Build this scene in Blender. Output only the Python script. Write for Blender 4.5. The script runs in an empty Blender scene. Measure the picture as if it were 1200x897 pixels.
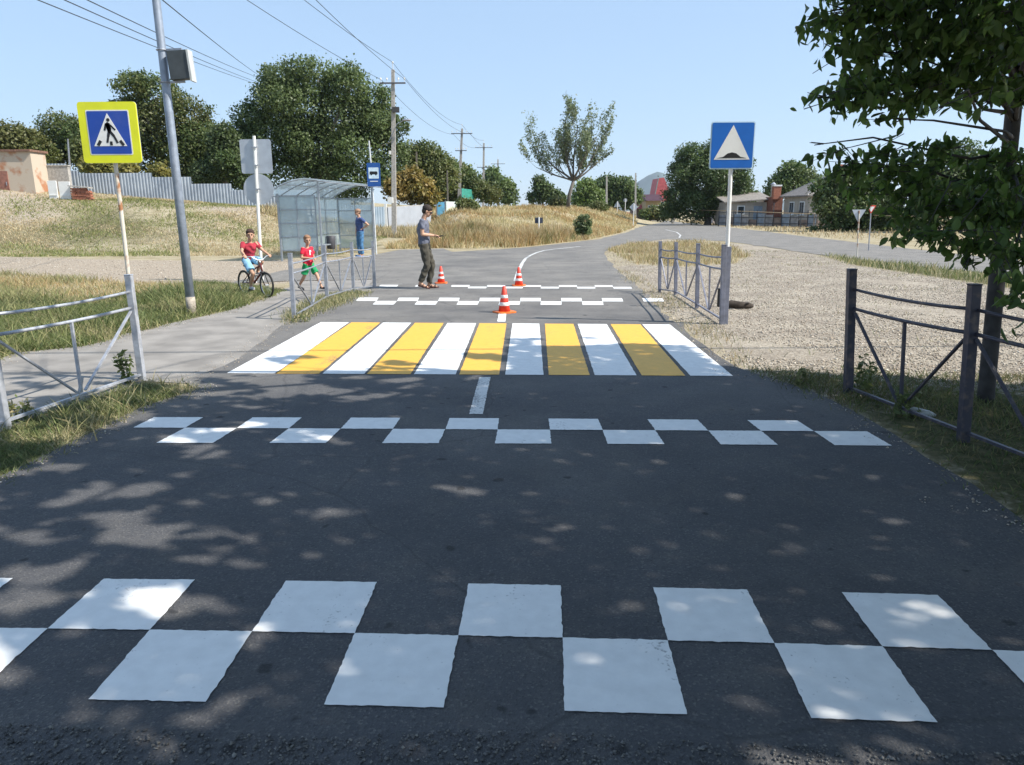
import bpy, bmesh, math, random
import numpy as np
from mathutils import Vector, Matrix
PI = math.pi
rng = np.random.default_rng(7)
random.seed(7)
S = bpy.context.scene
C = S.collection

# ------------------------------------------------------------------ camera
FPX, HZ, ROLL, CAMH = 856.0, 248.0, 0.006, 1.6
pt = math.atan((448.5 - HZ) / FPX)
Fw = np.array([0, math.cos(pt), -math.sin(pt)])
R0 = np.array([1.0, 0, 0]); U0 = np.array([0, math.sin(pt), math.cos(pt)])
Rt = R0 * math.cos(ROLL) - U0 * math.sin(ROLL)
Up = U0 * math.cos(ROLL) + R0 * math.sin(ROLL)
cam_d = bpy.data.cameras.new('camera')
cam_d.sensor_width = 36; cam_d.lens = 36 * FPX / 1200
cam_d.clip_end = 12000; cam_d.clip_start = 0.05
cam = bpy.data.objects.new('camera', cam_d); C.objects.link(cam); S.camera = cam
m = Matrix(((Rt[0], Up[0], -Fw[0], 0), (Rt[1], Up[1], -Fw[1], 0), (Rt[2], Up[2], -Fw[2], CAMH), (0, 0, 0, 1)))
cam.matrix_world = m

# ------------------------------------------------------------------ light
SUN_EL, SUN_AZ = math.radians(45), math.radians(15)     # azimuth: from +X towards -Y (behind the camera's right)
W = bpy.data.worlds.new('World'); S.world = W; W.use_nodes = True
wn = W.node_tree.nodes; wl = W.node_tree.links
sky = wn.new('ShaderNodeTexSky'); sky.sky_type = 'NISHITA'; sky.sun_disc = False
sky.sun_elevation = SUN_EL; sky.sun_rotation = math.radians(90) + SUN_AZ
sky.air_density = 1.1; sky.dust_density = 0.1; sky.ozone_density = 2.0; sky.altitude = 400
smx = wn.new('ShaderNodeMix'); smx.data_type = 'RGBA'; smx.inputs[0].default_value = .72; wl.new(sky.outputs[0], smx.inputs[6])
smx.inputs[7].default_value = (1.85, 2.62, 3.75, 1)
wl.new(smx.outputs[2], wn['Background'].inputs[0]); wn['Background'].inputs[1].default_value = 0.12
sl = bpy.data.lights.new('sun', 'SUN'); sl.energy = 4.2; sl.angle = math.radians(0.55); sl.color = (1, 0.94, 0.85)
so = bpy.data.objects.new('sun', sl); C.objects.link(so)
sd_ = Vector((math.cos(SUN_AZ) * math.cos(SUN_EL), -math.sin(SUN_AZ) * math.cos(SUN_EL), math.sin(SUN_EL)))
so.rotation_euler = sd_.to_track_quat('Z', 'Y').to_euler(); so.location = sd_ * 50
S.render.engine = 'CYCLES'
S.view_settings.view_transform = 'Standard'; S.view_settings.look = 'None'
S.view_settings.gamma = 1; S.view_settings.use_curve_mapping = False
S.view_settings.exposure = 1.0
S.cycles.max_bounces = 6; S.cycles.transparent_max_bounces = 12

# ------------------------------------------------------------------ photo measures -> places
def ray(px, py): return Fw + Rt * (px - 600) / FPX - Up * (py - 448.5) / FPX
def P(px, py, z=0.0):
    d = ray(px, py); t = (z - CAMH) / d[2]; return np.array([d[0] * t, d[1] * t, z])
def Q(px, py, Y):
    d = ray(px, py); t = Y / d[1]; return Vector((d[0] * t, Y, CAMH + d[2] * t))
def sm(t): t = np.clip(t, 0, 1); return t * t * (3 - 2 * t)
def nz(X, Y, s, seed=0):
    return (np.sin(X * s * 1.7 + seed + 1.3 * np.sin(Y * s * 1.1 + seed * 2)) + np.sin(Y * s * 1.9 + seed * 3 + 1.7 * np.sin(X * s * .9 + seed))
            + np.sin((X + Y) * s * 3.1 + seed * 5) * .5) / 2.5
def gz(X, Y):
    X = np.asarray(X, float); Y = np.asarray(Y, float)
    prof = np.interp(X, [-70, -40, -31, -24, -15.4, -12, -9.5, -6, -3], [6, 4.2, 3.4, 2.6, 1.9, .9, .25, .1, 0])
    z = prof * sm((Y - 29) / 18)
    xr = 5 + (Y - 42) * .28 - 1.0
    xl = -6.3 - np.maximum(0, Y - 55) * .3
    mnd = 1.75 * sm((Y - 34) / 36) * sm((X - xl) / 4) * sm((xr - X) / 8) * (1 - sm((Y - 95) / 25))
    bump = (nz(X, Y, .35) * .22 + nz(X, Y, 1.1, 3) * .07) * sm((Y - 36) / 8) * sm((xr - X) / 5)
    z = np.maximum(z, mnd + bump * (mnd > .1))
    z = np.where((X < -9) & (Y > 31), z + nz(X, Y, .5, 2) * .08, z)
    return z
def G(px, D):
    p = Q(px, HZ, D); return Vector((p.x, D, float(gz(p.x, D))))
def poly_w(pts): return np.array([P(*p)[:2] if len(p) == 2 else (p[0], p[1]) for p in pts])
def sdist(poly, X, Y):                      # signed distance, positive inside
    X = np.asarray(X, float); Y = np.asarray(Y, float)
    inside = np.zeros(X.shape, bool); dm = np.full(X.shape, 1e9)
    n = len(poly)
    for i in range(n):
        x1, y1 = poly[i]; x2, y2 = poly[(i + 1) % n]
        c = ((y1 > Y) != (y2 > Y))
        xi = (x2 - x1) * (Y - y1) / ((y2 - y1) if abs(y2 - y1) > 1e-9 else 1e-9) + x1
        inside ^= c & (X < xi)
        dx, dy = x2 - x1, y2 - y1; L = dx * dx + dy * dy + 1e-12
        t = np.clip(((X - x1) * dx + (Y - y1) * dy) / L, 0, 1)
        dm = np.minimum(dm, np.hypot(X - x1 - t * dx, Y - y1 - t * dy))
    return np.where(inside, dm, -dm)

# ------------------------------------------------------------------ materials
MT = {}
def nt(name):
    mt = bpy.data.materials.new(name); mt.use_nodes = True
    n = mt.node_tree.nodes; l = mt.node_tree.links
    return mt, n, l, n['Principled BSDF']
def mat(name, col, rough=.6, metal=0, var=.12, scale=8, bump=0, col2=None, thr=None, spec=.4):
    if name in MT: return MT[name]
    mt, n, l, b = nt(name)
    geo = n.new('ShaderNodeTexCoord'); no = n.new('ShaderNodeTexNoise'); no.inputs['Scale'].default_value = scale
    no.inputs['Detail'].default_value = 5; l.new(geo.outputs['Object'], no.inputs['Vector'])
    rp = n.new('ShaderNodeValToRGB')
    c1 = [max(0, c * (1 - var)) for c in col]; c2 = [min(1, c * (1 + var)) for c in col] if col2 is None else col2
    a, e = (.35, .65) if thr is None else thr
    rp.color_ramp.elements[0].position = a; rp.color_ramp.elements[1].position = e
    rp.color_ramp.elements[0].color = (*c1, 1); rp.color_ramp.elements[1].color = (*c2, 1)
    l.new(no.outputs['Fac'], rp.inputs[0]); l.new(rp.outputs[0], b.inputs['Base Color'])
    b.inputs['Roughness'].default_value = rough; b.inputs['Metallic'].default_value = metal
    b.inputs['Specular IOR Level'].default_value = spec
    if bump:
        bp = n.new('ShaderNodeBump'); bp.inputs['Strength'].default_value = bump; bp.inputs['Distance'].default_value = .01
        l.new(no.outputs['Fac'], bp.inputs['Height']); l.new(bp.outputs[0], b.inputs['Normal'])
    MT[name] = mt; return mt
def grime(name, amt=.35, sc=3.0):
    mt = MT.get(name); n = mt.node_tree.nodes; l = mt.node_tree.links; b = n['Principled BSDF']; src = b.inputs['Base Color'].links[0].from_socket
    tc = n.new('ShaderNodeTexCoord'); a = n.new('ShaderNodeTexNoise'); a.inputs['Scale'].default_value = sc; a.inputs['Detail'].default_value = 8; a.inputs['Roughness'].default_value = .7
    l.new(tc.outputs['Object'], a.inputs['Vector']); r = n.new('ShaderNodeMapRange'); r.inputs[1].default_value = .5; r.inputs[2].default_value = .75; r.inputs[4].default_value = amt; l.new(a.outputs['Fac'], r.inputs[0])
    m = n.new('ShaderNodeMix'); m.data_type = 'RGBA'; l.new(r.outputs[0], m.inputs[0]); l.new(src, m.inputs[6]); m.inputs[7].default_value = (.25, .22, .18, 1); l.new(m.outputs[2], b.inputs['Base Color'])
def leafmat(name, trans=.35, rough=.5):
    if name in MT: return MT[name]
    mt, n, l, b = nt(name)
    at = n.new('ShaderNodeAttribute'); at.attribute_name = 'Col'
    l.new(at.outputs['Color'], b.inputs['Base Color']); b.inputs['Roughness'].default_value = rough
    b.inputs['Specular IOR Level'].default_value = .35
    tr = n.new('ShaderNodeBsdfTranslucent'); mx = n.new('ShaderNodeMixShader'); mx.inputs[0].default_value = trans
    hs = n.new('ShaderNodeHueSaturation'); hs.inputs['Saturation'].default_value = 1.1; hs.inputs['Value'].default_value = 1.3
    l.new(at.outputs['Color'], hs.inputs['Color']); l.new(hs.outputs[0], tr.inputs[0])
    l.new(b.outputs[0], mx.inputs[1]); l.new(tr.outputs[0], mx.inputs[2])
    l.new(mx.outputs[0], n['Material Output'].inputs[0]); MT[name] = mt; return mt

def mat_asphalt():
    mt, n, l, b = nt('asphalt')
    g = n.new('ShaderNodeNewGeometry')
    def noise(sc, det=4, rough=.55):
        x = n.new('ShaderNodeTexNoise'); x.inputs['Scale'].default_value = sc; x.inputs['Detail'].default_value = det
        x.inputs['Roughness'].default_value = rough; l.new(g.outputs['Position'], x.inputs['Vector']); return x
    def mth(op, a, c=None):
        x = n.new('ShaderNodeMath'); x.operation = op
        for i, v in enumerate((a, c)):
            if v is None: continue
            if isinstance(v, (int, float)): x.inputs[i].default_value = v
            else: l.new(v, x.inputs[i])
        return x.outputs[0]
    def rng_(v, a, c, d, e):
        x = n.new('ShaderNodeMapRange'); l.new(v, x.inputs[0])
        for i, q in enumerate((a, c, d, e)): x.inputs[i + 1].default_value = q
        return x.outputs[0]
    def mix(f, c1, c2):
        x = n.new('ShaderNodeMix'); x.data_type = 'RGBA'
        if isinstance(f, float): x.inputs[0].default_value = f
        else: l.new(f, x.inputs[0])
        for i, v in ((6, c1), (7, c2)):
            if isinstance(v, tuple): x.inputs[i].default_value = (*v, 1)
            else: l.new(v, x.inputs[i])
        return x.outputs[2]
    big = noise(.35, 5); mid = noise(3.2, 5); fine = noise(70, 3, .7)
    vor = n.new('ShaderNodeTexVoronoi'); vor.inputs['Scale'].default_value = 125; l.new(g.outputs['Position'], vor.inputs['Vector'])
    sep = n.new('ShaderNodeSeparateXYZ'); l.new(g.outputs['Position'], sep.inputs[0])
    # dusty verges and pale patches, blended to a paler tone further up the road
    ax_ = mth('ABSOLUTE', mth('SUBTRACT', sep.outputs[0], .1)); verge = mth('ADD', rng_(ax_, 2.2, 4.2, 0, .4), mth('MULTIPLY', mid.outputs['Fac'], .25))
    paleness = mth('ADD', rng_(sep.outputs[1], 4, 14, -.12, .72), rng_(big.outputs['Fac'], .4, .62, -.1, .3)); paleness = mth('ADD', paleness, mth('SUBTRACT', verge, .12))
    paleness = rng_(paleness, 0, 1, 0, 1)
    base = mix(paleness, (.076, .077, .082), (.215, .203, .184))
    base = mix(rng_(mid.outputs['Fac'], .5, .75, 0, .35), base, (.13, .12, .105))
    stone = rng_(vor.outputs['Color'], .78, 1.0, 0, .6)
    sc = n.new('ShaderNodeSeparateColor'); l.new(vor.outputs['Color'], sc.inputs[0])
    stone = rng_(sc.outputs[0], .8, 1.0, 0, .34)
    base = mix(stone, base, (.26, .245, .22))
    dark = rng_(sc.outputs[1], .0, .25, .5, 0)
    base = mix(dark, base, (.035, .035, .038)); base = mix(rng_(noise(1.1, 6, .65).outputs['Fac'], .42, .68, .0, .42), base, (.035, .036, .04)); base = mix(rng_(noise(26, 4, .7).outputs['Fac'], .55, .8, 0, .35), base, (.17, .16, .145))
    # small tar spots
    sp = noise(7.5, 2, .4); base = mix(rng_(sp.outputs['Fac'], .70, .74, 0, .8), base, (.025, .025, .026))
    # cracks
    vc = n.new('ShaderNodeTexVoronoi'); vc.feature = 'DISTANCE_TO_EDGE'; vc.inputs['Scale'].default_value = .38
    wv = n.new('ShaderNodeMix'); wv.data_type = 'VECTOR'; wv.inputs[0].default_value = .12
    l.new(g.outputs['Position'], wv.inputs[4]); l.new(mid.outputs['Color'], wv.inputs[5]); l.new(wv.outputs[1], vc.inputs['Vector'])
    base = mix(rng_(vc.outputs['Distance'], 0, .004, .4, 0), base, (.03, .03, .03))
    l.new(base, b.inputs['Base Color']); b.inputs['Roughness'].default_value = .82; b.inputs['Specular IOR Level'].default_value = .35
    bp = n.new('ShaderNodeBump'); bp.inputs['Strength'].default_value = .55; bp.inputs['Distance'].default_value = .006
    h = mth('ADD', fine.outputs['Fac'], vor.outputs['Distance']); l.new(h, bp.inputs['Height']); l.new(bp.outputs[0], b.inputs['Normal'])
    return mt
def mat_paint(name, col, wear=.1, glow=None):
    """thick road paint: rolled on by hand, worn through in specks over the stones"""
    mt, n, l, b = nt(name)
    g = n.new('ShaderNodeNewGeometry')
    def noise(sc, det=4):
        x = n.new('ShaderNodeTexNoise'); x.inputs['Scale'].default_value = sc; x.inputs['Detail'].default_value = det
        l.new(g.outputs['Position'], x.inputs['Vector']); return x
    f1 = noise(60, 3); f2 = noise(2.2, 4); f3 = noise(14, 4)
    ad = n.new('ShaderNodeMath'); ad.operation = 'ADD'; l.new(f1.outputs['Fac'], ad.inputs[0])
    m2 = n.new('ShaderNodeMath'); m2.operation = 'MULTIPLY'; l.new(f2.outputs['Fac'], m2.inputs[0]); m2.inputs[1].default_value = .6
    mp_ = n.new('ShaderNodeMapping'); mp_.inputs['Scale'].default_value = (2.6, .35, 1); l.new(g.outputs['Position'], mp_.inputs[0])
    trk = n.new('ShaderNodeTexNoise'); trk.inputs['Scale'].default_value = 1.6; trk.inputs['Detail'].default_value = 3; l.new(mp_.outputs[0], trk.inputs['Vector'])
    tr2 = n.new('ShaderNodeMapRange'); tr2.inputs[1].default_value = .52; tr2.inputs[2].default_value = .75; tr2.inputs[3].default_value = 0; tr2.inputs[4].default_value = .22; l.new(trk.outputs['Fac'], tr2.inputs[0])
    m3 = n.new('ShaderNodeMath'); m3.operation = 'ADD'; l.new(m2.outputs[0], m3.inputs[0]); l.new(tr2.outputs[0], m3.inputs[1])
    l.new(m3.outputs[0], ad.inputs[1])
    r = n.new('ShaderNodeMapRange'); r.inputs[1].default_value = 1.04 - wear; r.inputs[2].default_value = 1.24 - wear
    r.inputs[3].default_value = 0; r.inputs[4].default_value = .85; l.new(ad.outputs[0], r.inputs[0])
    mx = n.new('ShaderNodeMix'); mx.data_type = 'RGBA'; l.new(r.outputs[0], mx.inputs[0])
    tn = n.new('ShaderNodeMix'); tn.data_type = 'RGBA'; l.new(f3.outputs['Fac'], tn.inputs[0])
    tn.inputs[6].default_value = (*[c * .80 for c in col], 1); tn.inputs[7].default_value = (*[min(1, c * 1.06) for c in col], 1)
    l.new(tn.outputs[2], mx.inputs[6]); mx.inputs[7].default_value = (.1, .1, .1, 1)
    l.new(mx.outputs[2], b.inputs['Base Color']); b.inputs['Roughness'].default_value = .55
    bp = n.new('ShaderNodeBump'); bp.inputs['Strength'].default_value = .35; bp.inputs['Distance'].default_value = .004
    l.new(f1.outputs['Fac'], bp.inputs['Height']); l.new(bp.outputs[0], b.inputs['Normal'])
    return mt
def mat_ground():
    mt, n, l, b = nt('soil_and_turf')
    g = n.new('ShaderNodeNewGeometry'); at = n.new('ShaderNodeAttribute'); at.attribute_name = 'Cover'
    sc = n.new('ShaderNodeSeparateColor'); l.new(at.outputs['Color'], sc.inputs[0])
    def noise(s, det=5):
        x = n.new('ShaderNodeTexNoise'); x.inputs['Scale'].default_value = s; x.inputs['Detail'].default_value = det
        x.inputs['Roughness'].default_value = .62; l.new(g.outputs['Position'], x.inputs['Vector']); return x.outputs['Fac']
    def ramp(v, a, c, ca, cb):
        x = n.new('ShaderNodeValToRGB'); x.color_ramp.elements[0].position = a; x.color_ramp.elements[1].position = c
        x.color_ramp.elements[0].color = (*ca, 1); x.color_ramp.elements[1].color = (*cb, 1); l.new(v, x.inputs[0]); return x.outputs[0]
    n1 = noise(1.3); n2 = noise(9); n3 = noise(45, 3); n0 = noise(.25)
    dry = ramp(n1, .35, .65, (.26, .215, .13), (.42, .37, .26))
    grn = ramp(n2, .35, .65, (.05, .06, .025), (.15, .135, .07))
    vor = n.new('ShaderNodeTexVoronoi'); vor.inputs['Scale'].default_value = 34; l.new(g.outputs['Position'], vor.inputs['Vector'])
    vs = n.new('ShaderNodeSeparateColor'); l.new(vor.outputs['Color'], vs.inputs[0])
    grv = ramp(vs.outputs[0], .0, 1., (.17, .145, .115), (.46, .41, .34))
    grv2 = ramp(n1, .38, .58, (.46, .41, .33), (.25, .215, .175))
    gm = n.new('ShaderNodeMix'); gm.data_type = 'RGBA'; gm.inputs[0].default_value = .45; l.new(grv, gm.inputs[6]); l.new(grv2, gm.inputs[7])
    drt = ramp(n2, .3, .7, (.27, .225, .17), (.42, .36, .29))
    cur = dry
    for ch, c in ((0, grn), (1, gm.outputs[2]), (2, drt)):
        a = n.new('ShaderNodeMath'); a.operation = 'ADD'; l.new(sc.outputs[ch], a.inputs[0])
        q = n.new('ShaderNodeMath'); q.operation = 'MULTIPLY_ADD'; l.new(n2, q.inputs[0]); q.inputs[1].default_value = .8; q.inputs[2].default_value = -.4
        l.new(q.outputs[0], a.inputs[1])
        r = n.new('ShaderNodeMapRange'); l.new(a.outputs[0], r.inputs[0]); r.inputs[1].default_value = .4; r.inputs[2].default_value = .6
        x = n.new('ShaderNodeMix'); x.data_type = 'RGBA'; l.new(r.outputs[0], x.inputs[0]); l.new(cur, x.inputs[6]); l.new(c, x.inputs[7]); cur = x.outputs[2]
    l.new(cur, b.inputs['Base Color']); b.inputs['Roughness'].default_value = .95; b.inputs['Specular IOR Level'].default_value = .1
    bp = n.new('ShaderNodeBump'); bp.inputs['Strength'].default_value = .7; bp.inputs['Distance'].default_value = .04
    ad = n.new('ShaderNodeMath'); ad.operation = 'ADD'; l.new(n2, ad.inputs[0]); l.new(n3, ad.inputs[1])
    l.new(ad.outputs[0], bp.inputs['Height']); l.new(bp.outputs[0], b.inputs['Normal'])
    return mt

# ------------------------------------------------------------------ mesh helpers
class MB:
    def __init__(s): s.v = []; s.f = []
    def add(s, vs, fs):
        o = len(s.v); s.v += [tuple(v) for v in vs]; s.f += [tuple(i + o for i in f) for f in fs]; return s
    def box(s, c, d, rot=None):
        c = Vector(c); h = Vector(d) / 2
        vs = [Vector((x * h.x, y * h.y, z * h.z)) for x in (-1, 1) for y in (-1, 1) for z in (-1, 1)]
        if rot is not None: vs = [rot @ v for v in vs]
        return s.add([c + v for v in vs], [(0, 1, 3, 2), (4, 6, 7, 5), (0, 4, 5, 1), (2, 3, 7, 6), (0, 2, 6, 4), (1, 5, 7, 3)])
    def bar(s, a, b, w, t=None, up=(0, 0, 1)):           # square section bar
        a, b = Vector(a), Vector(b); t = t or w; z = (b - a).normalized(); u = Vector(up)
        if abs(z.dot(u)) > .98: u = Vector((0, 1, 0))
        x = u.cross(z).normalized(); y = z.cross(x)
        q = [(-1, -1), (1, -1), (1, 1), (-1, 1)]
        vs = [p + x * (i * w / 2) + y * (j * t / 2) for p in (a, b) for i, j in q]
        return s.add(vs, [(3, 2, 1, 0), (4, 5, 6, 7)] + [(i, (i + 1) % 4, 4 + (i + 1) % 4, 4 + i) for i in range(4)])
    def tube(s, pts, rad, n=8, cap=True, flat=1.0):
        pts = [Vector(p) for p in pts]; k = len(pts)
        if not hasattr(rad, '__len__'): rad = [rad] * k
        vs = []; prev = None
        for i, p in enumerate(pts):
            d = (pts[min(i + 1, k - 1)] - pts[max(i - 1, 0)]).normalized()
            if prev is None:
                r = Vector((1, 0, 0)) if abs(d.x) < .9 else Vector((0, 1, 0))
                x = (r - d * r.dot(d)).normalized()
            else:
                x = (prev - d * prev.dot(d)).normalized()
            prev = x; y = d.cross(x)
            vs += [p + (x * math.cos(2 * PI * j / n) + y * math.sin(2 * PI * j / n) * flat) * rad[i] for j in range(n)]
        fs = [(i * n + j, i * n + (j + 1) % n, (i + 1) * n + (j + 1) % n, (i + 1) * n + j) for i in range(k - 1) for j in range(n)]
        if cap: fs += [tuple(range(n))[::-1], tuple((k - 1) * n + j for j in range(n))]
        return s.add(vs, fs)
    def ball(s, c, r, n=12, m=8, rot=None):
        c = Vector(c); r = Vector(r) if hasattr(r, '__len__') else Vector((r, r, r)); vs = []
        for i in range(m + 1):
            t = PI * i / m
            for j in range(n):
                v = Vector((math.sin(t) * math.cos(2 * PI * j / n) * r.x, math.sin(t) * math.sin(2 * PI * j / n) * r.y, math.cos(t) * r.z))
                vs.append(c + (rot @ v if rot is not None else v))
        return s.add(vs, [(i * n + j, (i + 1) * n + j, (i + 1) * n + (j + 1) % n, i * n + (j + 1) % n) for i in range(m) for j in range(n)])
    def lathe(s, prof, n=24, c=(0, 0, 0)):
        c = Vector(c); k = len(prof)
        vs = [c + Vector((r * math.cos(2 * PI * j / n), r * math.sin(2 * PI * j / n), z)) for r, z in prof for j in range(n)]
        fs = [(i * n + j, i * n + (j + 1) % n, (i + 1) * n + (j + 1) % n, (i + 1) * n + j) for i in range(k - 1) for j in range(n)]
        fs += [tuple(range(n))[::-1], tuple((k - 1) * n + j for j in range(n))]
        return s.add(vs, fs)
    def prism(s, poly, o, x, y, t):                      # 2D outline in plane (o; x, y), thickness t along x cross y
        o, x, y = Vector(o), Vector(x), Vector(y); w = x.cross(y).normalized() * t; n = len(poly)
        a = [o + x * p[0] + y * p[1] for p in poly]
        return s.add([p for p in a] + [p + w for p in a], [tuple(range(n))[::-1], tuple(range(n, 2 * n))] + [(i, (i + 1) % n, n + (i + 1) % n, n + i) for i in range(n)])
    def torus(s, c, R, r, ax, n=40, m=8):
        c, ax = Vector(c), Vector(ax).normalized(); u = ax.orthogonal().normalized(); w = ax.cross(u); vs = []
        for i in range(n):
            a = 2 * PI * i / n; d = u * math.cos(a) + w * math.sin(a)
            for j in range(m):
                b = 2 * PI * j / m; vs.append(c + d * (R + r * math.cos(b)) + ax * (r * math.sin(b)))
        return s.add(vs, [(i * m + j, ((i + 1) % n) * m + j, ((i + 1) % n) * m + (j + 1) % m, i * m + (j + 1) % m) for i in range(n) for j in range(m)])
    def build(s, name, material, parent=None, smooth=False, bevel=0, kind=None):
        me = bpy.data.meshes.new(name); me.from_pydata([tuple(v) for v in s.v], [], s.f)
        me.materials.append(material)
        if len(s.v) < 60000:
            bm = bmesh.new(); bm.from_mesh(me); bmesh.ops.recalc_face_normals(bm, faces=bm.faces); bm.to_mesh(me); bm.free()
        if smooth: me.polygons.foreach_set('use_smooth', [True] * len(me.polygons))
        o = bpy.data.objects.new(name, me); C.objects.link(o)
        if bevel:
            b = o.modifiers.new('bevel', 'BEVEL'); b.width = bevel; b.segments = 2; b.limit_method = 'ANGLE'
        if parent is not None: o.parent = parent
        if kind: o['kind'] = kind
        return o
def tag(o, label=None, cat=None, group=None, kind=None):
    if label: o['label'] = label
    if cat: o['category'] = cat
    if group: o['group'] = group
    if kind: o['kind'] = kind
    return o
def thing(name, label, cat, loc=(0, 0, 0), rz=0, group=None):
    o = bpy.data.objects.new(name, None); o.empty_display_size = .2; C.objects.link(o)
    o.location = loc; o.rotation_euler = (0, 0, rz); return tag(o, label, cat, group)
def kids(o): return [c for c in bpy.data.objects if c.parent == o]
def copy_tree(o, parent=None):
    ch = kids(o); c = o.copy(); C.objects.link(c); c.parent = parent
    for k in ch: copy_tree(k, c)
    return c
def raw(name, V, Fq, material, cols=None, parent=None, smooth=False, attr='Col'):
    """numpy mesh: V (n,3), Fq (m,k) faces, one colour per vertex"""
    me = bpy.data.meshes.new(name); V = np.asarray(V, np.float32); Fq = np.asarray(Fq, np.int32); k = Fq.shape[1]
    me.vertices.add(len(V)); me.vertices.foreach_set('co', V.ravel())
    me.loops.add(Fq.size); me.loops.foreach_set('vertex_index', Fq.ravel())
    me.polygons.add(len(Fq)); me.polygons.foreach_set('loop_start', np.arange(0, Fq.size, k, dtype=np.int32))
    me.polygons.foreach_set('loop_total', np.full(len(Fq), k, np.int32))
    if smooth: me.polygons.foreach_set('use_smooth', np.ones(len(Fq), bool))
    me.update(calc_edges=True)
    if cols is not None:
        a = me.color_attributes.new(attr, 'FLOAT_COLOR', 'POINT')
        a.data.foreach_set('color', np.concatenate([cols, np.ones((len(cols), 1))], 1).astype(np.float32).ravel())
    me.materials.append(material); o = bpy.data.objects.new(name, me); C.objects.link(o)
    if parent is not None: o.parent = parent
    return o
def palette(cols, n):
    cols = np.array(cols); w = rng.random((n, 1)); i = rng.integers(0, len(cols), n); j = rng.integers(0, len(cols), n)
    return (cols[i] * w + cols[j] * (1 - w)) * rng.uniform(.75, 1.2, (n, 1))
def leaves(centers, size, cols, elong=1.6, droop=.0, fold=False, nrm=None):
    n = len(centers); a = rng.normal(size=(n, 3)); a[:, 2] -= droop; a /= np.linalg.norm(a, axis=1)[:, None]
    b = rng.normal(size=(n, 3))
    if nrm is not None: b = np.cross(nrm + b * .55, a)
    b -= (b * a).sum(1)[:, None] * a; b /= np.linalg.norm(b, axis=1)[:, None] + 1e-9
    s = size * rng.uniform(.6, 1.25, (n, 1)); L = s * elong / 2; Wd = s / 2
    if not fold:
        V = np.stack([centers - a * L, centers + b * Wd - a * L * .1, centers + a * L, centers - b * Wd - a * L * .1], 1).reshape(-1, 3)
        F = np.arange(4 * n).reshape(n, 4); return V, F, np.repeat(cols, 4, 0)
    c = np.cross(a, b); base = centers - a * L; tip = centers + a * L * 1.1 - c * s * .30; sg = rng.uniform(-.1, .1, (n, 1)); b = b + c * sg
    pr = [base]
    for sd_i in (1, -1):
        for u, wv, cu in ((-.62, .72, .10), (-.05, 1.0, .12), (.5, .62, .0)): pr.append(centers + b * Wd * wv * sd_i + a * L * u + c * s * cu)
    pr.append(tip)                                       # 0 base, 1-3 right, 4-6 left, 7 tip
    V = np.stack(pr, 1).reshape(-1, 3); k = np.arange(n)[:, None] * 8
    F = np.concatenate([k + [0, 1, 2, 3, 7], k + [0, 7, 6, 5, 4]]); return V, F, np.repeat(cols, 8, 0)

# common materials
galv = mat('galvanised_steel', (.34, .36, .40), .45, .5, .18, 14)
fpaint = mat('grey_fence_paint', (.19, .20, .25), .55, .2, .18, 12)
fpaint_light = mat('weathered_silver_paint', (.40, .42, .46), .5, .3, .18, 18)
white_m = mat('white_enamel', (.74, .74, .71), .5, 0, .10, 3)
fdark = mat('dark_fence_paint', (.085, .085, .115), .5, .2, .3, 18, col2=(.14, .115, .11), thr=(.5, .7))
blue_m = mat('blue_sign_film', (.012, .06, .34), .4, 0, .05, 6)
black_m = mat('black_film', (.015, .015, .017), .5, 0, .1, 10)
yel_m = mat('fluorescent_yellow_film', (.70, .72, .02), .45, 0, .05, 4)
red_m = mat('red_plastic', (.66, .055, .03), .45, 0, .12, 9)
rub_m = mat('black_rubber', (.02, .02, .02), .8, 0, .2, 20)
bark = mat('bark', (.12, .095, .07), .9, 0, .4, 14, bump=.8)
bark_g = mat('grey_bark', (.17, .15, .125), .9, 0, .35, 14, bump=.7)
conc = mat('concrete', (.36, .34, .31), .9, 0, .2, 9, bump=.4)
leaf_m = leafmat('foliage'); grass_m = leafmat('grass_blades', .3, .7)

for nm_, am_ in (('white_enamel', .3), ('blue_sign_film', .12), ('fluorescent_yellow_film', .14), ('weathered_silver_paint', .45), ('galvanised_steel', .4), ('grey_fence_paint', .4), ('red_plastic', .25)): grime(nm_, am_)
# ================================================================== THE GROUND
road_px = [(-9.0, -6.0, 0), (-5.2, 1.2, 0), (-260, 690), (-120, 612), (0, 562), (60, 532), (120, 502), (165, 478), (228, 458), (215, 447), (262, 430), (300, 405), (335, 378), (400, 356), (432, 340), (436, 328),
           (330, 330), (262, 334), (330, 318), (400, 306), (425, 301), (470, 293), (519, 291.5), (530, 295.5), (560, 294), (620, 290), (700, 281), (735, 272.5), (750, 266), (748, 261.5), (722, 258.2), (650, 256.2),
           (650, 254.5), (745, 255.6), (790, 260), (850, 266), (940, 277), (1060, 291), (1250, 312), (1500, 335), (1500, 370), (1250, 330), (1090, 314), (1000, 304), (960, 299), (880, 287), (850, 283), (780, 280.5), (765, 282.5), (722, 288), (707, 297), (716, 310),
           (745, 335), (785, 372), (830, 408), (866, 432), (940, 456), (1010, 488), (1090, 537), (1200, 612), (1330, 720), (3.2, 1.0, 0), (5.5, -6.0, 0)]
def jag(pts, amp, step=.35, seed=1):
    out = []; r = np.random.default_rng(seed); n = len(pts)
    for i in range(n):
        a = pts[i]; b = pts[(i + 1) % n]; L = np.linalg.norm(b - a); dist = max(1.5, np.hypot(*a)); st = max(step, dist * .03); k = max(1, int(L / st))
        nn = np.array([-(b - a)[1], (b - a)[0]]) / (L + 1e-9)
        for j in range(k):
            out.append(a + (b - a) * j / k + nn * r.normal() * amp * min(1, L / 2))
    return np.array(out)
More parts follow.
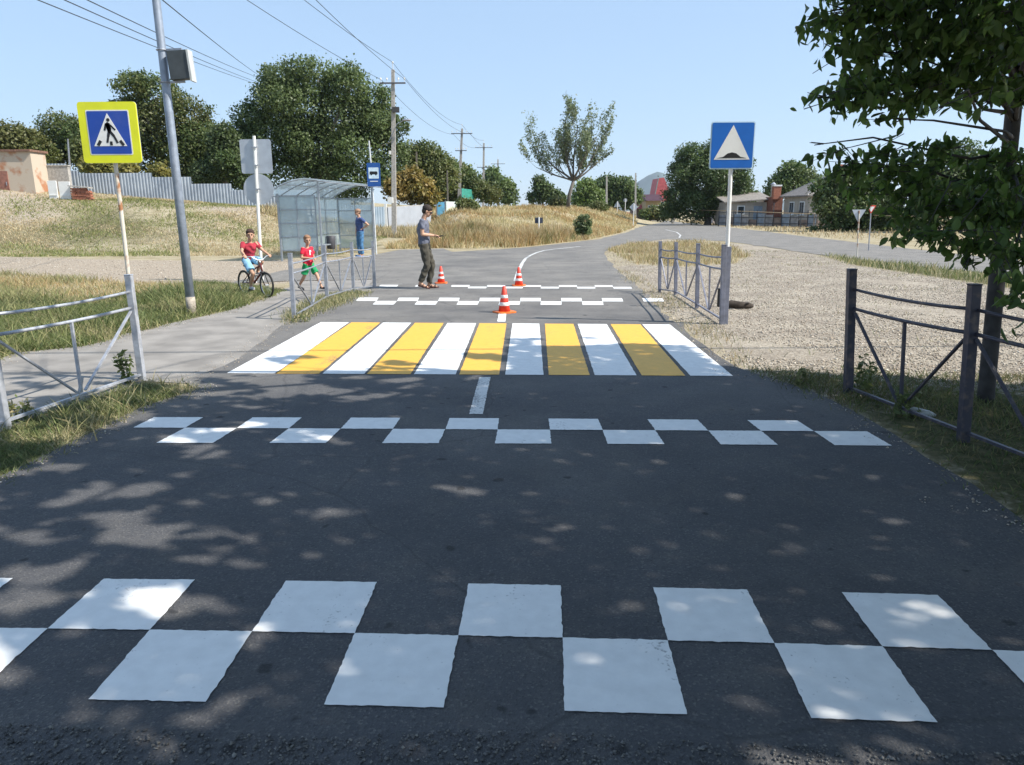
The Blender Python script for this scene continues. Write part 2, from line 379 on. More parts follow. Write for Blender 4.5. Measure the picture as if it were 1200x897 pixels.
def sheet(name, w2, z, material, kind='structure', label=None, th=0):
    bm = bmesh.new(); vs = [bm.verts.new((x, y, z)) for x, y in w2]
    f = bm.faces.new(vs); f.normal_update()
    if f.normal.z < 0: f.normal_flip()
    bmesh.ops.triangulate(bm, faces=[f], ngon_method='EAR_CLIP')
    me = bpy.data.meshes.new(name); bm.to_mesh(me); bm.free(); me.materials.append(material)
    o = bpy.data.objects.new(name, me); C.objects.link(o); tag(o, label, None, None, kind); return o
def pw(pxs): return np.array([(p[0], p[1]) if len(p) == 3 else tuple(P(*p)[:2]) for p in pxs])
road_w = pw(road_px)
walk_w = pw([(-400, 560), (-140, 470), (20, 414), (100, 406), (152, 391), (215, 376), (275, 362), (318, 347), (340, 336), (345, 330), (440, 328), (436, 342), (402, 358), (338, 380), (306, 405), (268, 432), (220, 450), (170, 447), (100, 470), (42, 488), (8, 502), (-150, 590), (-300, 660)])
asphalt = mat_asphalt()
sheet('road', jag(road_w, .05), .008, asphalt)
walk_m = mat('old_path_asphalt', (.23, .215, .195), .9, 0, .2, 2.2, bump=.3)
sheet('sidewalk', jag(walk_w, .06, seed=4), .002, walk_m)

green_polys = [pw(p) for p in (
    [(-300, 356), (60, 352), (180, 346), (235, 332), (300, 336), (330, 341), (318, 347), (275, 362), (215, 376), (152, 391), (100, 406), (20, 414), (-300, 520)],
    [(-330, 760), (-260, 690), (-120, 612), (0, 562), (60, 532), (120, 502), (165, 478), (232, 457), (170, 448), (100, 470), (42, 488), (8, 502), (-150, 590), (-320, 680)],
    [(338, 381), (402, 358), (436, 342), (440, 330), (420, 334), (378, 347), (335, 366)],
    [(1000, 432), (1060, 440), (1250, 440), (1500, 480), (1500, 700), (1200, 600), (1090, 530), (1040, 500)],
)]
island_w = pw([(712, 293), (740, 286.5), (800, 284), (850, 288), (878, 300), (860, 309), (800, 313), (745, 310)])
strip_w = pw([(965, 300), (1100, 315), (1250, 331), (1400, 350), (1400, 365), (1180, 338), (1110, 327), (1000, 311)])
track_w = pw([(-600, 298), (0, 301), (160, 305), (300, 306), (420, 301), (445, 300), (440, 330), (345, 330), (300, 336), (235, 332), (130, 331), (0, 323), (-600, 330)])
grav_w = pw([(706, 296), (716, 310), (745, 335), (785, 372), (866, 432), (940, 456), (1010, 488), (1060, 452), (1500, 470), (1500, 372), (1250, 330), (1000, 303), (960, 299), (880, 287), (780, 280), (722, 288)])
edge_r = pw([(866, 432), (940, 456), (1010, 488), (1090, 537), (1200, 612), (1400, 780), (1500, 600), (1250, 520), (1080, 470), (980, 440)])

def cover(X, Y):
    g = np.zeros(X.shape)
    for p in green_polys[:4]: g = np.maximum(g, .5 + sdist(p, X, Y) / 1.0)
    g = np.maximum(g, np.minimum(.5 + sdist(strip_w, X, Y) / 1.0, .6))
    bank = ((X < -6) & (Y > 30)); g = np.maximum(g, np.where(bank, .38 + nz(X, Y, .22, 4) * .3, 0))
    isl = sdist(island_w, X, Y)
    g = np.maximum(g, np.minimum(.5 + sdist(edge_r, X, Y) / .8, .95)); g = np.clip(g, 0, 1)
    v = np.clip(.5 + sdist(grav_w, X, Y) / 2.0, 0, 1) * np.clip(.5 - isl / 2, 0, 1) * np.clip(.5 - sdist(strip_w, X, Y) / 1.5, 0, 1)
    d = np.clip(.5 + sdist(track_w, X, Y) / 1.6, 0, 1)
    d = d * np.clip(.5 - sdist(edge_r, X, Y), 0, 1)
    bare = ((X < -14) & (Y > 36) & (Y < 47)); d = np.where(bare, np.maximum(d, .45 + nz(X, Y, .3, 9) * .35), d)
    return np.stack([g, v, d], -1)
xs = np.concatenate([-np.geomspace(3000, 48, 22), np.arange(-46, 46, .6), np.geomspace(48, 3000, 22)])
ys = np.concatenate([-np.geomspace(400, 14, 10), np.arange(-12, 112, .6), np.geomspace(114, 4500, 26)])
XX, YY = np.meshgrid(xs, ys); ZZ = gz(XX, YY) - .004
vv = np.stack([XX, YY, ZZ], -1).reshape(-1, 3); nx = len(xs); ny = len(ys)
ii, jj = np.meshgrid(np.arange(nx - 1), np.arange(ny - 1)); b0 = (jj * nx + ii).ravel()
FF = np.stack([b0, b0 + 1, b0 + nx + 1, b0 + nx], 1)
raw('ground', vv, FF, mat_ground(), cover(XX, YY).reshape(-1, 3), smooth=True, attr='Cover')['kind'] = 'structure'

# ---------------- painted road markings
wpaint = mat_paint('white_road_paint', (.80, .80, .78), .03); ypaint = mat_paint('yellow_road_paint', (.80, .43, .05), .04)
wpaint_old = mat_paint('worn_white_road_paint', (.62, .62, .60), .22)
def quads(name, qs, z, material, rag=.006):
    bm = bmesh.new()
    for q in qs:
        q = [np.array(p[:2]) for p in q]; pts = []
        for i in range(4):
            a, b = q[i], q[(i + 1) % 4]; L = np.linalg.norm(b - a); k = max(2, int(L / .02)); k = min(k, 40)
            nn = np.array([-(b - a)[1], (b - a)[0]]) / (L + 1e-9)
            for j in range(k): pts.append(a + (b - a) * j / k + (nn * rng.normal() * rag if j else 0))
        f = bm.faces.new([bm.verts.new((p[0], p[1], z)) for p in pts]); f.normal_update()
        if f.normal.z < 0: f.normal_flip()
    bmesh.ops.triangulate(bm, faces=bm.faces[:])
    me = bpy.data.meshes.new(name); bm.to_mesh(me); bm.free(); me.materials.append(material)
    o = bpy.data.objects.new(name, me); C.objects.link(o); o['kind'] = 'structure'; return o
PZ = .0085
def lerpx(tbl, u): return (float(np.interp(u, [t[0] for t in tbl], [t[1] for t in tbl])), float(np.interp(u, [t[0] for t in tbl], [t[2] for t in tbl])))
def fitline(tbl):                                       # least squares: position along a ruled row
    A = np.array([[1, t[0], t[0] ** 2] for t in tbl]); B = np.array([P(t[1], t[2])[:2] for t in tbl])
    s, *_ = np.linalg.lstsq(A, B, rcond=None); return lambda u: np.array([1, u, u * u]) @ s
fm = fitline([(i, *p) for i, p in enumerate([(56, 740), (176.5, 741), (295, 743), (417, 744.5), (537, 748), (660, 751.5), (782, 753.5), (907, 756.5), (1033, 761), (1162.5, 765)])])
ft = fitline([(0, 122, 681), (1, 229, 682), (2, 335.4, 684), (3, 442.5, 685), (4, 549, 687), (5, 657, 689), (6, 764.3, 691.5), (7, 875, 693), (8, 986, 697.5), (9, 1099, 700.5)])
fb = fitline([(1, 103, 822), (2, 243, 827), (3, 380.5, 831), (4, 521, 833.4), (5, 662, 835), (6, 800, 840), (7, 951, 845.5), (8, 1100.5, 851)])
qs = []
for i in range(-2, 12):
    if i % 2 == 0: qs.append((fm(i), fm(i + 1), ft(i + 1), ft(i)))
    else: qs.append((fb(i), fb(i + 1), fm(i + 1), fm(i)))
quads('checker_marking', qs, PZ + .0035, wpaint, .0016)
sm_ = fitline([(i, x, 503.2 + i * .33) for i, x in enumerate([219, 275.7, 338.8, 398, 461, 521.7, 583.6, 644.8, 705.4, 769, 832, 889, 954])])
st_ = fitline([(-1, 179, 490.7), (0, 239.7, 491), (1, 296.5, 491), (2, 354, 491), (3, 411, 491), (4, 470, 491.5), (5, 525.6, 492), (6, 586, 492.3), (7, 641.4, 492.5), (8, 700.4, 492.5), (9, 758, 493), (10, 820, 494), (11, 874, 494.5), (12, 934.6, 494.5)])
sb_ = fitline([(0, 183, 521.2), (1, 249.5, 521.2), (2, 315, 521), (3, 382.6, 521), (4, 448.5, 521), (5, 516, 521.3), (6, 580, 521.6), (7, 646, 522), (8, 711, 522.4), (9, 778, 522.7), (10, 845, 523), (11, 911, 523.6), (12, 978.7, 523.8), (13, 1045, 524)])
qs = []
for i in range(-1, 13):
    if i % 2: qs.append((sm_(i), sm_(i + 1), st_(i + 1), st_(i)))
    else: qs.append((sb_(i), sb_(i + 1), sm_(i + 1), sm_(i)))
quads('checker_marking', qs, PZ + .0035, wpaint, .0016)
def row(y, x0, per, slope): return lambda u: P(x0 + u * per, y + slope * u)[:2]
a0 = row(349.6, 418.5, 23.65, .05); a1 = row(353.6, 412 + .5, 24.15, .05)
a1 = lambda u: P(417.8 + 2.7 + u * 24.25 - 4.8, 353.7 + .05 * u)[:2]
a0 = lambda u: P(420 + u * 23.75, 349.7 + .05 * u)[:2]; a1 = lambda u: P(417 + u * 24.1, 353.6 + .05 * u)[:2]; a2 = lambda u: P(412 + u * 24.6, 357.8 + .05 * u)[:2]
qs = []
for i in range(0, 15):
    if i % 2 == 0: qs.append((a1(i), a1(i + 1), a0(i + 1), a0(i)))
    elif i < 13: qs.append((a2(i), a2(i + 1), a1(i + 1), a1(i)))
quads('checker_marking', qs, PZ + .0035, wpaint, .0016)
c0 = lambda u: P(446 + u * 20.9, 334.7 + .04 * u)[:2]; c1 = lambda u: P(444 + u * 21.1, 336.6 + .04 * u)[:2]; c2 = lambda u: P(441 + u * 21.4, 338.5 + .04 * u)[:2]
qs = []
for i in range(0, 14):
    if i % 2 == 0: qs.append((c1(i), c1(i + 1), c0(i + 1), c0(i)))
    elif i > 3: qs.append((c2(i), c2(i + 1), c1(i + 1), c1(i)))
quads('checker_marking', qs, PZ + .0035, wpaint, .0016)
near = [(266, 324), (322, 374), (378, 427), (430, 481), (485, 534), (538, 585), (592, 637), (643, 691), (697, 746), (752, 803), (809, 859)]
far = [(376, 409), (412, 445.5), (449, 482), (486.5, 520), (524.5, 558), (562, 593.5), (600.5, 632), (638.5, 672), (677, 711), (715.5, 750.5), (752.5, 785)]
wq, yq = [], []
for i, ((n0, n1), (f0, f1)) in enumerate(zip(near, far)):
    yn = lambda x: 438.8 + (x - 266) * .0055; yf = lambda x: 378.6 + (x - 376) * .007
    q = (P(n0, yn(n0))[:2], P(n1, yn(n1))[:2], P(f1, yf(f1))[:2], P(f0, yf(f0))[:2]); (yq if i % 2 else wq).append(q)
quads('crosswalk_marking', wq, PZ + .0035, wpaint, .0016); quads('crosswalk_marking', yq, PZ + .0035, ypaint, .0016)
def stripe(name, cl, w, material, z=PZ + .0035):
    c = np.array([P(*p)[:2] for p in cl]); q = []
    t = np.gradient(c, axis=0); t /= np.linalg.norm(t, axis=1)[:, None]; n_ = np.stack([-t[:, 1], t[:, 0]], 1) * w / 2
    for i in range(len(c) - 1): q.append((c[i] - n_[i], c[i + 1] - n_[i + 1], c[i + 1] + n_[i + 1], c[i] + n_[i]))
    return quads(name, q, z, material, .002)
stripe('lane_marking', [(568.5, 443.5), (563, 465), (558, 487)], .11, wpaint_old)
stripe('lane_marking', [(590, 360), (587.5, 378)], .12, wpaint)
stripe('lane_marking', [(604, 330), (607, 320), (612, 309), (616, 303.5), (622, 299.6), (629, 296.5), (638, 294), (650, 292.4), (661, 291.4), (680, 289.2)], .10, wpaint_old)
stripe('lane_marking', [(796, 279), (797.5, 276), (793, 272.5), (780, 269.5)], .10, wpaint_old)

# ---------------- loose stones
def stones(name, polys, n, smin, smax, cols, yr, xr, zoff=0.0, bias=1.0, mask=None):
    cx = rng.uniform(xr[0], xr[1], n * 8); cy = yr[0] + (yr[1] - yr[0]) * rng.random(n * 8) ** bias
    ok = np.zeros(len(cx), bool)
    for p in polys: ok |= sdist(p, cx, cy) > 0
    if mask is not None: ok &= mask(cx, cy)
    cx, cy = cx[ok][:n], cy[ok][:n]; k = len(cx)
    s = rng.uniform(smin, smax, k) * rng.uniform(.5, 1, k)
    base = np.array([(1, 0, 0), (0, 1, 0), (-1, 0, 0), (0, -1, 0), (0, 0, 1), (0, 0, -1), ], float)
    d = base[None] * (s[:, None, None] * rng.uniform(.6, 1.2, (k, 6, 1))) * np.array([1, 1, .55]) + rng.normal(size=(k, 6, 3)) * s[:, None, None] * .22
    V = d + np.stack([cx, cy, gz(cx, cy) + zoff + s * .15], 1)[:, None]
    F0 = np.array([(0, 1, 4), (1, 2, 4), (2, 3, 4), (3, 0, 4), (1, 0, 5), (2, 1, 5), (3, 2, 5), (0, 3, 5)])
    F = (F0[None] + np.arange(k)[:, None, None] * 6).reshape(-1, 3)
    o = raw(name, V.reshape(-1, 3), F, leafmat('stone_surface', 0.0, .9), np.repeat(palette(cols, k), 6, 0)); return tag(o, None, None, None, 'stuff')
SC = [(.37, .33, .275), (.46, .415, .35), (.27, .235, .19), (.56, .52, .45), (.32, .26, .2), (.42, .35, .28)]
o = stones('gravel', [grav_w], 60000, .007, .022, SC, (6.2, 30), (1.5, 20), -.002, 1.9, lambda x, y: (sdist(island_w, x, y) < 0) & (sdist(strip_w, x, y) < 0) & (nz(x, y, .6, 3) > -.75))
tag(o, 'pale crushed stone gravel spread right of the road', 'gravel')
o = stones('gravel', [track_w], 9000, .01, .03, SC, (13, 28), (-24, -3), -.002); tag(o, 'loose small stones on the dirt track at left', 'gravel')
o = stones('gravel', [pw([(-100, 848), (380, 868), (560, 858), (800, 872), (1300, 890), (1300, 1000), (-100, 1000)])], 5200, .004, .010, [(.12, .12, .12), (.2, .19, .17), (.08, .08, .08)], (1.3, 2.3), (-2.2, 2.6), .012)
tag(o, 'dark grit lying on asphalt at the lower edge', 'grit')

o = stones('gravel', [road_w], 9000, .005, .014, SC + [(.2, .19, .18)], (2.5, 20), (-6, 6.5), .009, 1.3, lambda x, y: (sdist(road_w, x, y) < .10 + .35 * np.abs(nz(x, y, 1.9, 5)) ** 2) & (y < 20))
tag(o, 'crumbs of stone and grit strewn along the road edges', 'grit')
o = stones('gravel', [walk_w], 2500, .005, .012, SC, (5, 14), (-10, -1.5), .003, 1.2, lambda x, y: (sdist(walk_w, x, y) < .3) & (sdist(road_w, x, y) < 0))
tag(o, 'crumbs of stone along the footpath edge', 'grit')
# ---------------- grass
def grass(name, label, n, sampler, hmin, hmax, w, cols, lean=.35, clump=0, cols2=None, mk=(.3, .1, 4)):
    X, Y = sampler(n); 
    if clump:
        k = len(X) // clump; X = np.repeat(X[:k], clump) + rng.normal(size=k * clump) * .07; Y = np.repeat(Y[:k], clump) + rng.normal(size=k * clump) * .07
    k = len(X); Z = gz(X, Y) - .01; h = rng.uniform(hmin, hmax, k) * (.7 + .45 * (nz(X, Y, .9, 5) + .5))
    dist = np.hypot(X, Y); wd = w * np.maximum(1, dist / 14)
    a = rng.uniform(0, 2 * PI, k); dx, dy = np.cos(a), np.sin(a); la = rng.normal(size=k) * lean * h; lb = rng.normal(size=k) * lean * h
    b = np.stack([X, Y, Z], 1); sd = np.stack([dx * wd, dy * wd, np.zeros(k)], 1)
    mid = b + np.stack([la * .4, lb * .4, h * .55], 1); tip = b + np.stack([la, lb, h], 1)
    V = np.stack([b - sd / 2, b + sd / 2, mid + sd * .35, tip, mid - sd * .35], 1).reshape(-1, 3)
    q = np.arange(k)[:, None] * 5; F = np.concatenate([q + [0, 1, 2, 4]]); F3 = q + [4, 2, 3, 3]
    F3 = np.concatenate([q + 4, q + 2, q + 3], 1)
    # mixed: make quads as two tris
    T = np.concatenate([q + [0, 1, 2], q + [0, 2, 4], F3]); pc = palette(cols, k)
    if cols2 is not None:
        mm = (nz(X, Y, mk[0], mk[2]) + nz(X, Y, mk[0] * 3.3, mk[2] + 1) * .4 + rng.normal(size=k) * .18 > mk[1])[:, None]; pc = np.where(mm, palette(cols2, k), pc)
        h_ = 1
    o = raw(name, V, T, grass_m, np.repeat(pc, 5, 0)); return tag(o, label, 'grass', None, 'stuff')
def samp(polys, xr, yr, thr=None, bias=1.0, edge=0.0):
    def f(n):
        X = rng.uniform(xr[0], xr[1], n * 6); Y = yr[0] + (yr[1] - yr[0]) * rng.random(n * 6) ** bias
        ok = np.zeros(len(X), bool)
        for p in polys: ok |= sdist(p, X, Y) > edge + rng.normal(size=len(X)) * .08
        if thr is not None: ok &= nz(X, Y, thr[0], thr[2] if len(thr) > 2 else 0) + rng.normal(size=len(X)) * .4 > thr[1]
        return X[ok][:n], Y[ok][:n]
    return f
GR = [(.075, .11, .035), (.13, .165, .06), (.19, .21, .08), (.11, .135, .055)]
GD = [(.42, .35, .19), (.5, .44, .28), (.3, .26, .13), (.2, .2, .09)]
DR = [(.45, .37, .21), (.54, .47, .32), (.36, .29, .16), (.38, .27, .16)]
BR = [(.40, .25, .12), (.5, .36, .18), (.30, .19, .09), (.52, .42, .22), (.2, .2, .08)]
grass('grass', 'green weedy grass left of the footpath', 75000, samp(green_polys[:1], (-24, -2), (6.5, 17), (.8, -.6)), .04, .15, .012, GR + [(.2, .22, .07)], .9, cols2=[(.34, .3, .15), (.24, .25, .1), (.18, .2, .08), (.42, .36, .22)], mk=(1.3, .3, 2))
grass('grass', 'straw coloured seed heads among the grass left of the footpath', 14000, samp(green_polys[:1], (-24, -2), (7, 17), (.5, .0, 3)), .06, .17, .006, GD, .6)
grass('grass', 'ragged taller green weeds along the left side of the footpath', 7000, samp(green_polys[:1], (-16, -3), (6.5, 15), (1.2, .25, 7)), .14, .34, .014, GR, .7, cols2=[(.3, .28, .13), (.22, .24, .1)], mk=(1.1, .3, 5))
grass('grass', 'ragged weeds and straw under the left railing', 3500, samp(green_polys[1:2], (-8, -2), (2.5, 7.4), (1.5, .1, 2)), .07, .19, .010, GR + GD, .8)
grass('grass', 'brown dry grass strip beside the dirt track', 30000, samp([pw([(-400, 318), (0, 320), (130, 330), (235, 334), (250, 345), (180, 352), (60, 362), (-400, 375)])], (-28, -5), (10, 22)), .05, .2, .010, GD + BR, .6, cols2=[(.24, .24, .1), (.18, .2, .08), (.34, .28, .16)], mk=(.8, .1, 3))
grass('grass', 'low green grass verge under the left railing', 26000, samp(green_polys[1:2], (-8, -2), (2.5, 7.4)), .015, .075, .007, GR + [(.24, .24, .1)], .9, cols2=[(.46, .41, .26), (.34, .30, .17), (.24, .23, .1)], mk=(1.6, .1, 2))
grass('grass', 'dry and green tufts under the railing beyond the crosswalk', 5000, samp(green_polys[2:3], (-5, -1.5), (9.5, 15)), .04, .14, .009, GR + GD, .6)
grass('grass', 'sparse grass and weeds under the right railing', 16000, samp([green_polys[3], edge_r], (1.5, 9), (2.5, 8), (1.1, -.2)), .02, .10, .008, GR + [(.25, .2, .1), (.12, .1, .06)], .8)
grass('grass', 'short dry grass on the island in the gravel', 9000, samp([island_w], (2, 13), (19, 40), (.8, -.5)), .08, .26, .012, DR + [(.2, .2, .07)])
grass('grass', 'thin green grass strip beyond the gravel', 7000, samp([strip_w], (8, 24), (12, 30)), .08, .22, .012, GR + GD[:2])
grass('grass', 'scattered dry weeds at the gravel edge', 3500, samp([pw([(716, 305), (790, 350), (870, 400), (880, 425), (860, 432), (785, 372), (735, 330)])], (1, 5), (7, 20), (1.4, .1)), .03, .13, .008, DR + GR[:2], .6)
grass('grass', 'thin scattered weeds growing through the gravel', 3500, samp([grav_w], (2, 20), (7, 30), (.9, .45)), .02, .09, .008, GR + DR[:2], .8)
def s_bank(n):
    X = rng.uniform(-45, -5, n * 3); Y = rng.uniform(28.5, 50, n * 3)
    ok = (nz(X, Y, .35, 9) + rng.normal(size=len(X)) * .45 > -.35) & (sdist(track_w, X, Y) < 0) & (X < -6.5 - (Y - 28) * .05)
    return X[ok][:n], Y[ok][:n]
grass('grass', 'dry straw grass covering the bank below the metal fence', 110000, s_bank, .03, .15, .011, DR + [(.42, .38, .24)], .6, cols2=[(.18, .21, .07), (.24, .26, .10), (.30, .27, .12), (.15, .18, .06)], mk=(.28, -.1, 4))
def s_mound(n):
    X = rng.uniform(-9, 24, n * 4); Y = 33 + 70 * rng.random(n * 4) ** 1.4
    ok = (sdist(road_w, X, Y) < -.4) & (X < 5.0 + (Y - 42) * .28 + 1) & (X > -5.6 - np.maximum(0, Y - 55) * .3) & (nz(X, Y, .3, 6) + rng.normal(size=len(X)) * .4 > -.45)
    return X[ok][:n], Y[ok][:n]
grass('grass', 'tall rust coloured dry weeds on the mound left of the bend', 90000, s_mound, .06, .42, .010, BR, .45, cols2=[(.55, .46, .28), (.46, .38, .2), (.3, .28, .12), (.6, .52, .34)], mk=(.33, .0, 8))
def s_brush(n):
    X = rng.uniform(-5, 3.5, n * 5); Y = rng.uniform(33.5, 46, n * 5)
    ok = (sdist(road_w, X, Y) < -.5) & (nz(X, Y, .5, 6) + rng.normal(size=len(X)) * .3 > -.1) & (X > -4.6)
    return X[ok][:n], Y[ok][:n]
grass('grass', 'rusty knee high brush at the near left foot of the mound', 26000, s_brush, .15, .75, .012, BR, .4, cols2=[(.14, .16, .06), (.2, .2, .08), (.3, .22, .1)], mk=(.7, .3, 5))
grass('grass', 'pale feathery grass heads standing in the brush', 3000, s_brush, .5, .95, .009, DR, .25)
def s_verge(n):
    X = rng.uniform(8, 70, n * 4); Y = rng.uniform(25, 110, n * 4)
    ok = (sdist(road_w, X, Y) < -.3) & (Y > 32 + (40 - X) * .4) & (sdist(grav_w, X, Y) < 0)
    return X[ok][:n], Y[ok][:n]
grass('grass', 'dry grass verge along the far side road', 26000, s_verge, .08, .3, .014, DR)
def s_far(n):
    X = rng.uniform(-16, -5, n * 2); Y = rng.uniform(44, 60, n * 2); ok = X > -15
    return X[ok][:n], Y[ok][:n]
grass('grass', 'dry grass in front of the pale boundary wall', 14000, s_far, .2, .6, .014, DR + GD)

# ================================================================== STREET FURNITURE
def V3(p): return Vector((float(p[0]), float(p[1]), float(p[2]) if len(p) > 2 else 0.0))
def railing(label, posts, h, mp, mr, group, pw_=.06, sag=.02, heights=None, tilt=0):
    posts = [V3(p) for p in posts]; c = posts[0]
    t = thing('railing', label, 'railing', c, 0, group)
    hs = heights or [h] * len(posts)
    for i, p in enumerate(posts):
        q = p - c; lean = Vector((tilt + random.uniform(-.012, .012), random.uniform(-.012, .012), 0))
        f = MB(); f.bar(q - Vector((0, 0, .15)), q + lean + Vector((0, 0, hs[i])), pw_, up=(0, 1, 0)); f.box(q + lean + Vector((0, 0, hs[i] + .004)), (pw_ + .006, pw_ + .006, .01))
        f.build('post', mp, t, bevel=.004)
    for i in range(len(posts) - 1):
        a, b = posts[i] - c, posts[i + 1] - c; d = (b - a).normalized(); a = a + d * pw_ / 2; b = b - d * pw_ / 2
        ha, hb = hs[i], hs[i + 1]
        def pt(u, k): return a.lerp(b, u) + Vector((tilt * k, 0, k * (ha + (hb - ha) * u)))
        for k, s in ((.85, sag), (.70, sag * .7)):
            f = MB(); pts = [pt(u, k) - Vector((0, 0, s * 4 * u * (1 - u))) for u in np.linspace(0, 1, 9)]
            f.tube(pts, .0125 if k > .8 else .014, 8); f.build('rail', mr, t, smooth=True)
        f = MB(); f.bar(pt(0, .06), pt(1, .06), .03, .02); f.build('bottom_rail', mr, t)
        f = MB(); f.bar(pt(.5, .08), pt(.5, .68), .022); f.build('baluster', mr, t)
        for u in (0.01, .99):
            f = MB(); f.bar(pt(u, .67), pt(.5 + (.03 if u > .5 else -.03), .09), .024, .014); f.build('brace', mr, t)
    return t
lp = [P(167, 446), P(7, 503)]; lp.append(lp[1] * 2 - lp[0]); lp.append(lp[2] * 2 - lp[1])
railing('silver pipe railing at the left edge of the near road, by the yellow bordered sign', lp, 1.03, fpaint_light, fpaint_light, 'pedestrian railings')
rp_ = [P(995, 463), P(1130, 517)]; rp_.append(rp_[1] * 2 - rp_[0]); rp_.append(rp_[2] * 2 - rp_[1])
railing('dark grey railing at the right edge of the near road, before the trunk', rp_, 1.1, fdark, fdark, 'pedestrian railings', pw_=.065, tilt=-.075)
railing('grey zigzag braced railing left of the crosswalk, in front of the boy in green shorts', [P(345, 375), P(383.6, 351), P(414.4, 341.5), P(439, 338.5)], 1.0, galv, galv, 'pedestrian railings')
railing('dark railing on the gravel right of the crosswalk, beside the speed bump sign', [P(846, 380), P(817, 361), P(792, 345.5), P(773, 342.5)], 1.02, fpaint, fpaint, 'pedestrian railings', heights=[1.12, 1.06, 1.0, 1.0], tilt=-.03)

def tfrm(vs, s, o): return [(x * s + o[0], y * s + o[1]) for x, y in vs]
def disc2(cx, cy, r, n=20): return [(cx + r * math.cos(2 * PI * i / n), cy + r * math.sin(2 * PI * i / n)) for i in range(n)]
def rrect(w, h, r, n=5):
    out = []
    for cx, cy, a0 in ((w / 2 - r, h / 2 - r, 0), (-w / 2 + r, h / 2 - r, 90), (-w / 2 + r, -h / 2 + r, 180), (w / 2 - r, -h / 2 + r, 270)):
        out += [(cx + r * math.cos(math.radians(a0 + 90 * i / n)), cy + r * math.sin(math.radians(a0 + 90 * i / n))) for i in range(n + 1)]
    return out
def strip2(a, b, w):
    dx, dy = b[0] - a[0], b[1] - a[1]; L = math.hypot(dx, dy); nx_, ny_ = -dy / L * w / 2, dx / L * w / 2
    return [(a[0] + nx_, a[1] + ny_), (b[0] + nx_, b[1] + ny_), (b[0] - nx_, b[1] - ny_), (a[0] - nx_, a[1] - ny_)]
def layer(name, polys, material, parent, zc, depth, t=.003, bevel=0, xo=0):
    """flat outlines in the sign's plane: x right, z up, facing local -y; depth = how far the face stands proud"""
    f = MB()
    for p in polys:
        f.prism([(q[0] + xo, q[1]) for q in p], (0, -depth, zc), (1, 0, 0), (0, 0, 1), t)
    return f.build(name, material, parent, bevel=bevel)
def make_pole(t, h, r, material, lean=0, name='pole'):
    f = MB(); f.tube([(0, 0, -.2), (lean * .5, 0, h / 2), (lean, 0, h)], r, 14); return f.build(name, material, t, smooth=False)
alu = mat('sign_back_aluminium', (.46, .49, .53), .42, .55, .08, 5)
rusty = mat('flaking_white_paint_rust', (.62, .58, .50), .7, 0, .1, 5, col2=(.32, .15, .07), thr=(.5, .62))

# --- pedestrian crossing sign with yellow border
b = P(156, 380); tc = Q(130, 156, b[1]); top = tc.z; dx = tc.x - b[0]
t = thing('crossing_sign', 'blue pedestrian crossing sign with bright yellow border on a rusty white pole', 'road sign', b)
f = MB(); f.tube([(0, .03, -.2), (dx * .5, .03, top * .5), (dx, .03, top + .4)], .028, 14); f.build('pole', rusty, t)
zc = top; xo = dx
pl = layer('plate', [rrect(.815, .815, .045)], yel_m, t, zc, .02, .02, xo=xo)
layer('plate_back', [rrect(.82, .82, .045)], alu, pl, zc, -.0 + .012, -.012 + .0 if False else .01, xo=xo)
layer('white_border', [rrect(.60, .60, .02)], white_m, pl, zc, .0405, .002, xo=xo)
layer('blue_panel', [rrect(.57, .57, .015)], blue_m, pl, zc, .043, .002, xo=xo)
layer('triangle', [[(-.231, -.181), (.231, -.181), (0, .258)]], white_m, pl, zc, .0455, .002, xo=xo)
fig = [disc2(.005, .185, .026), strip2((-.02, .135), (.01, .02), .06), [(-.05, .13), (-.01, .155), (.03, .13), (.04, .05), (.025, 0), (-.005, -.01), (-.02, .03)],
       strip2((-.035, .13), (-.065, .03), .028), strip2((.03, .11), (.07, .065), .026), strip2((.07, .065), (.10, .035), .026), strip2((.0, .02), (-.02, -.06), .04), strip2((-.02, -.06), (-.045, -.15), .032),
       strip2((.02, .01), (.07, -.055), .042), strip2((.07, -.055), (.115, -.155), .034)]
zeb = [strip2((-.145, -.12), (-.195, -.19), .045), strip2((.015, -.13), (.015, -.188), .04), strip2((.155, -.12), (.205, -.19), .045)]
layer('walking_figure', [[(x * .905, y * .905) for x, y in p] for p in fig], black_m, pl, zc, .048, .002, xo=xo)
for z_ in zeb: layer('zebra_bar', [[(x * .905, y * .905) for x, y in z_]], black_m, pl, zc, .048, .002, xo=xo)
for o_ in (.22, -.22): f = MB(); f.box((dx, .045, zc + o_), (.1, .03, .03)); f.build('clamp', galv, t)

# --- speed bump sign
b = P(847.5, 379); tc = Q(855.5, 171.5, b[1]); zc = tc.z; dx = tc.x - b[0]
t = thing('speed_bump_sign', 'blue square sign with a white triangle and black bump on a white pole', 'road sign', b + np.array([0, -.09, 0]))
f = MB(); f.tube([(0, .03, -.2), (dx, .03, zc + .28)], .028, 14); f.build('pole', white_m, t)
f = MB(); f.bar((0, .03, -.2), (dx * .32, .03, 1.1), .085, up=(0, 1, 0)); f.build('sleeve', fpaint, t, bevel=.004)
pl = layer('plate', [rrect(.60, .62, .03)], mat('pale_sign_edge', (.55, .72, .80), .4, 0, .05, 5), t, zc, .0, .016, xo=dx)
layer('blue_panel', [rrect(.57, .59, .02)], blue_m, pl, zc, .0195, .002, xo=dx) if False else layer('blue_panel', [rrect(.57, .59, .02)], mat('mid_blue_sign_film', (.015, .13, .48), .4, 0, .05, 6), pl, zc, .0185, .002, xo=dx)
layer('triangle', [[(-.245, -.185), (.245, -.185), (0, .265)]], white_m, pl, zc, .021, .002, xo=dx)
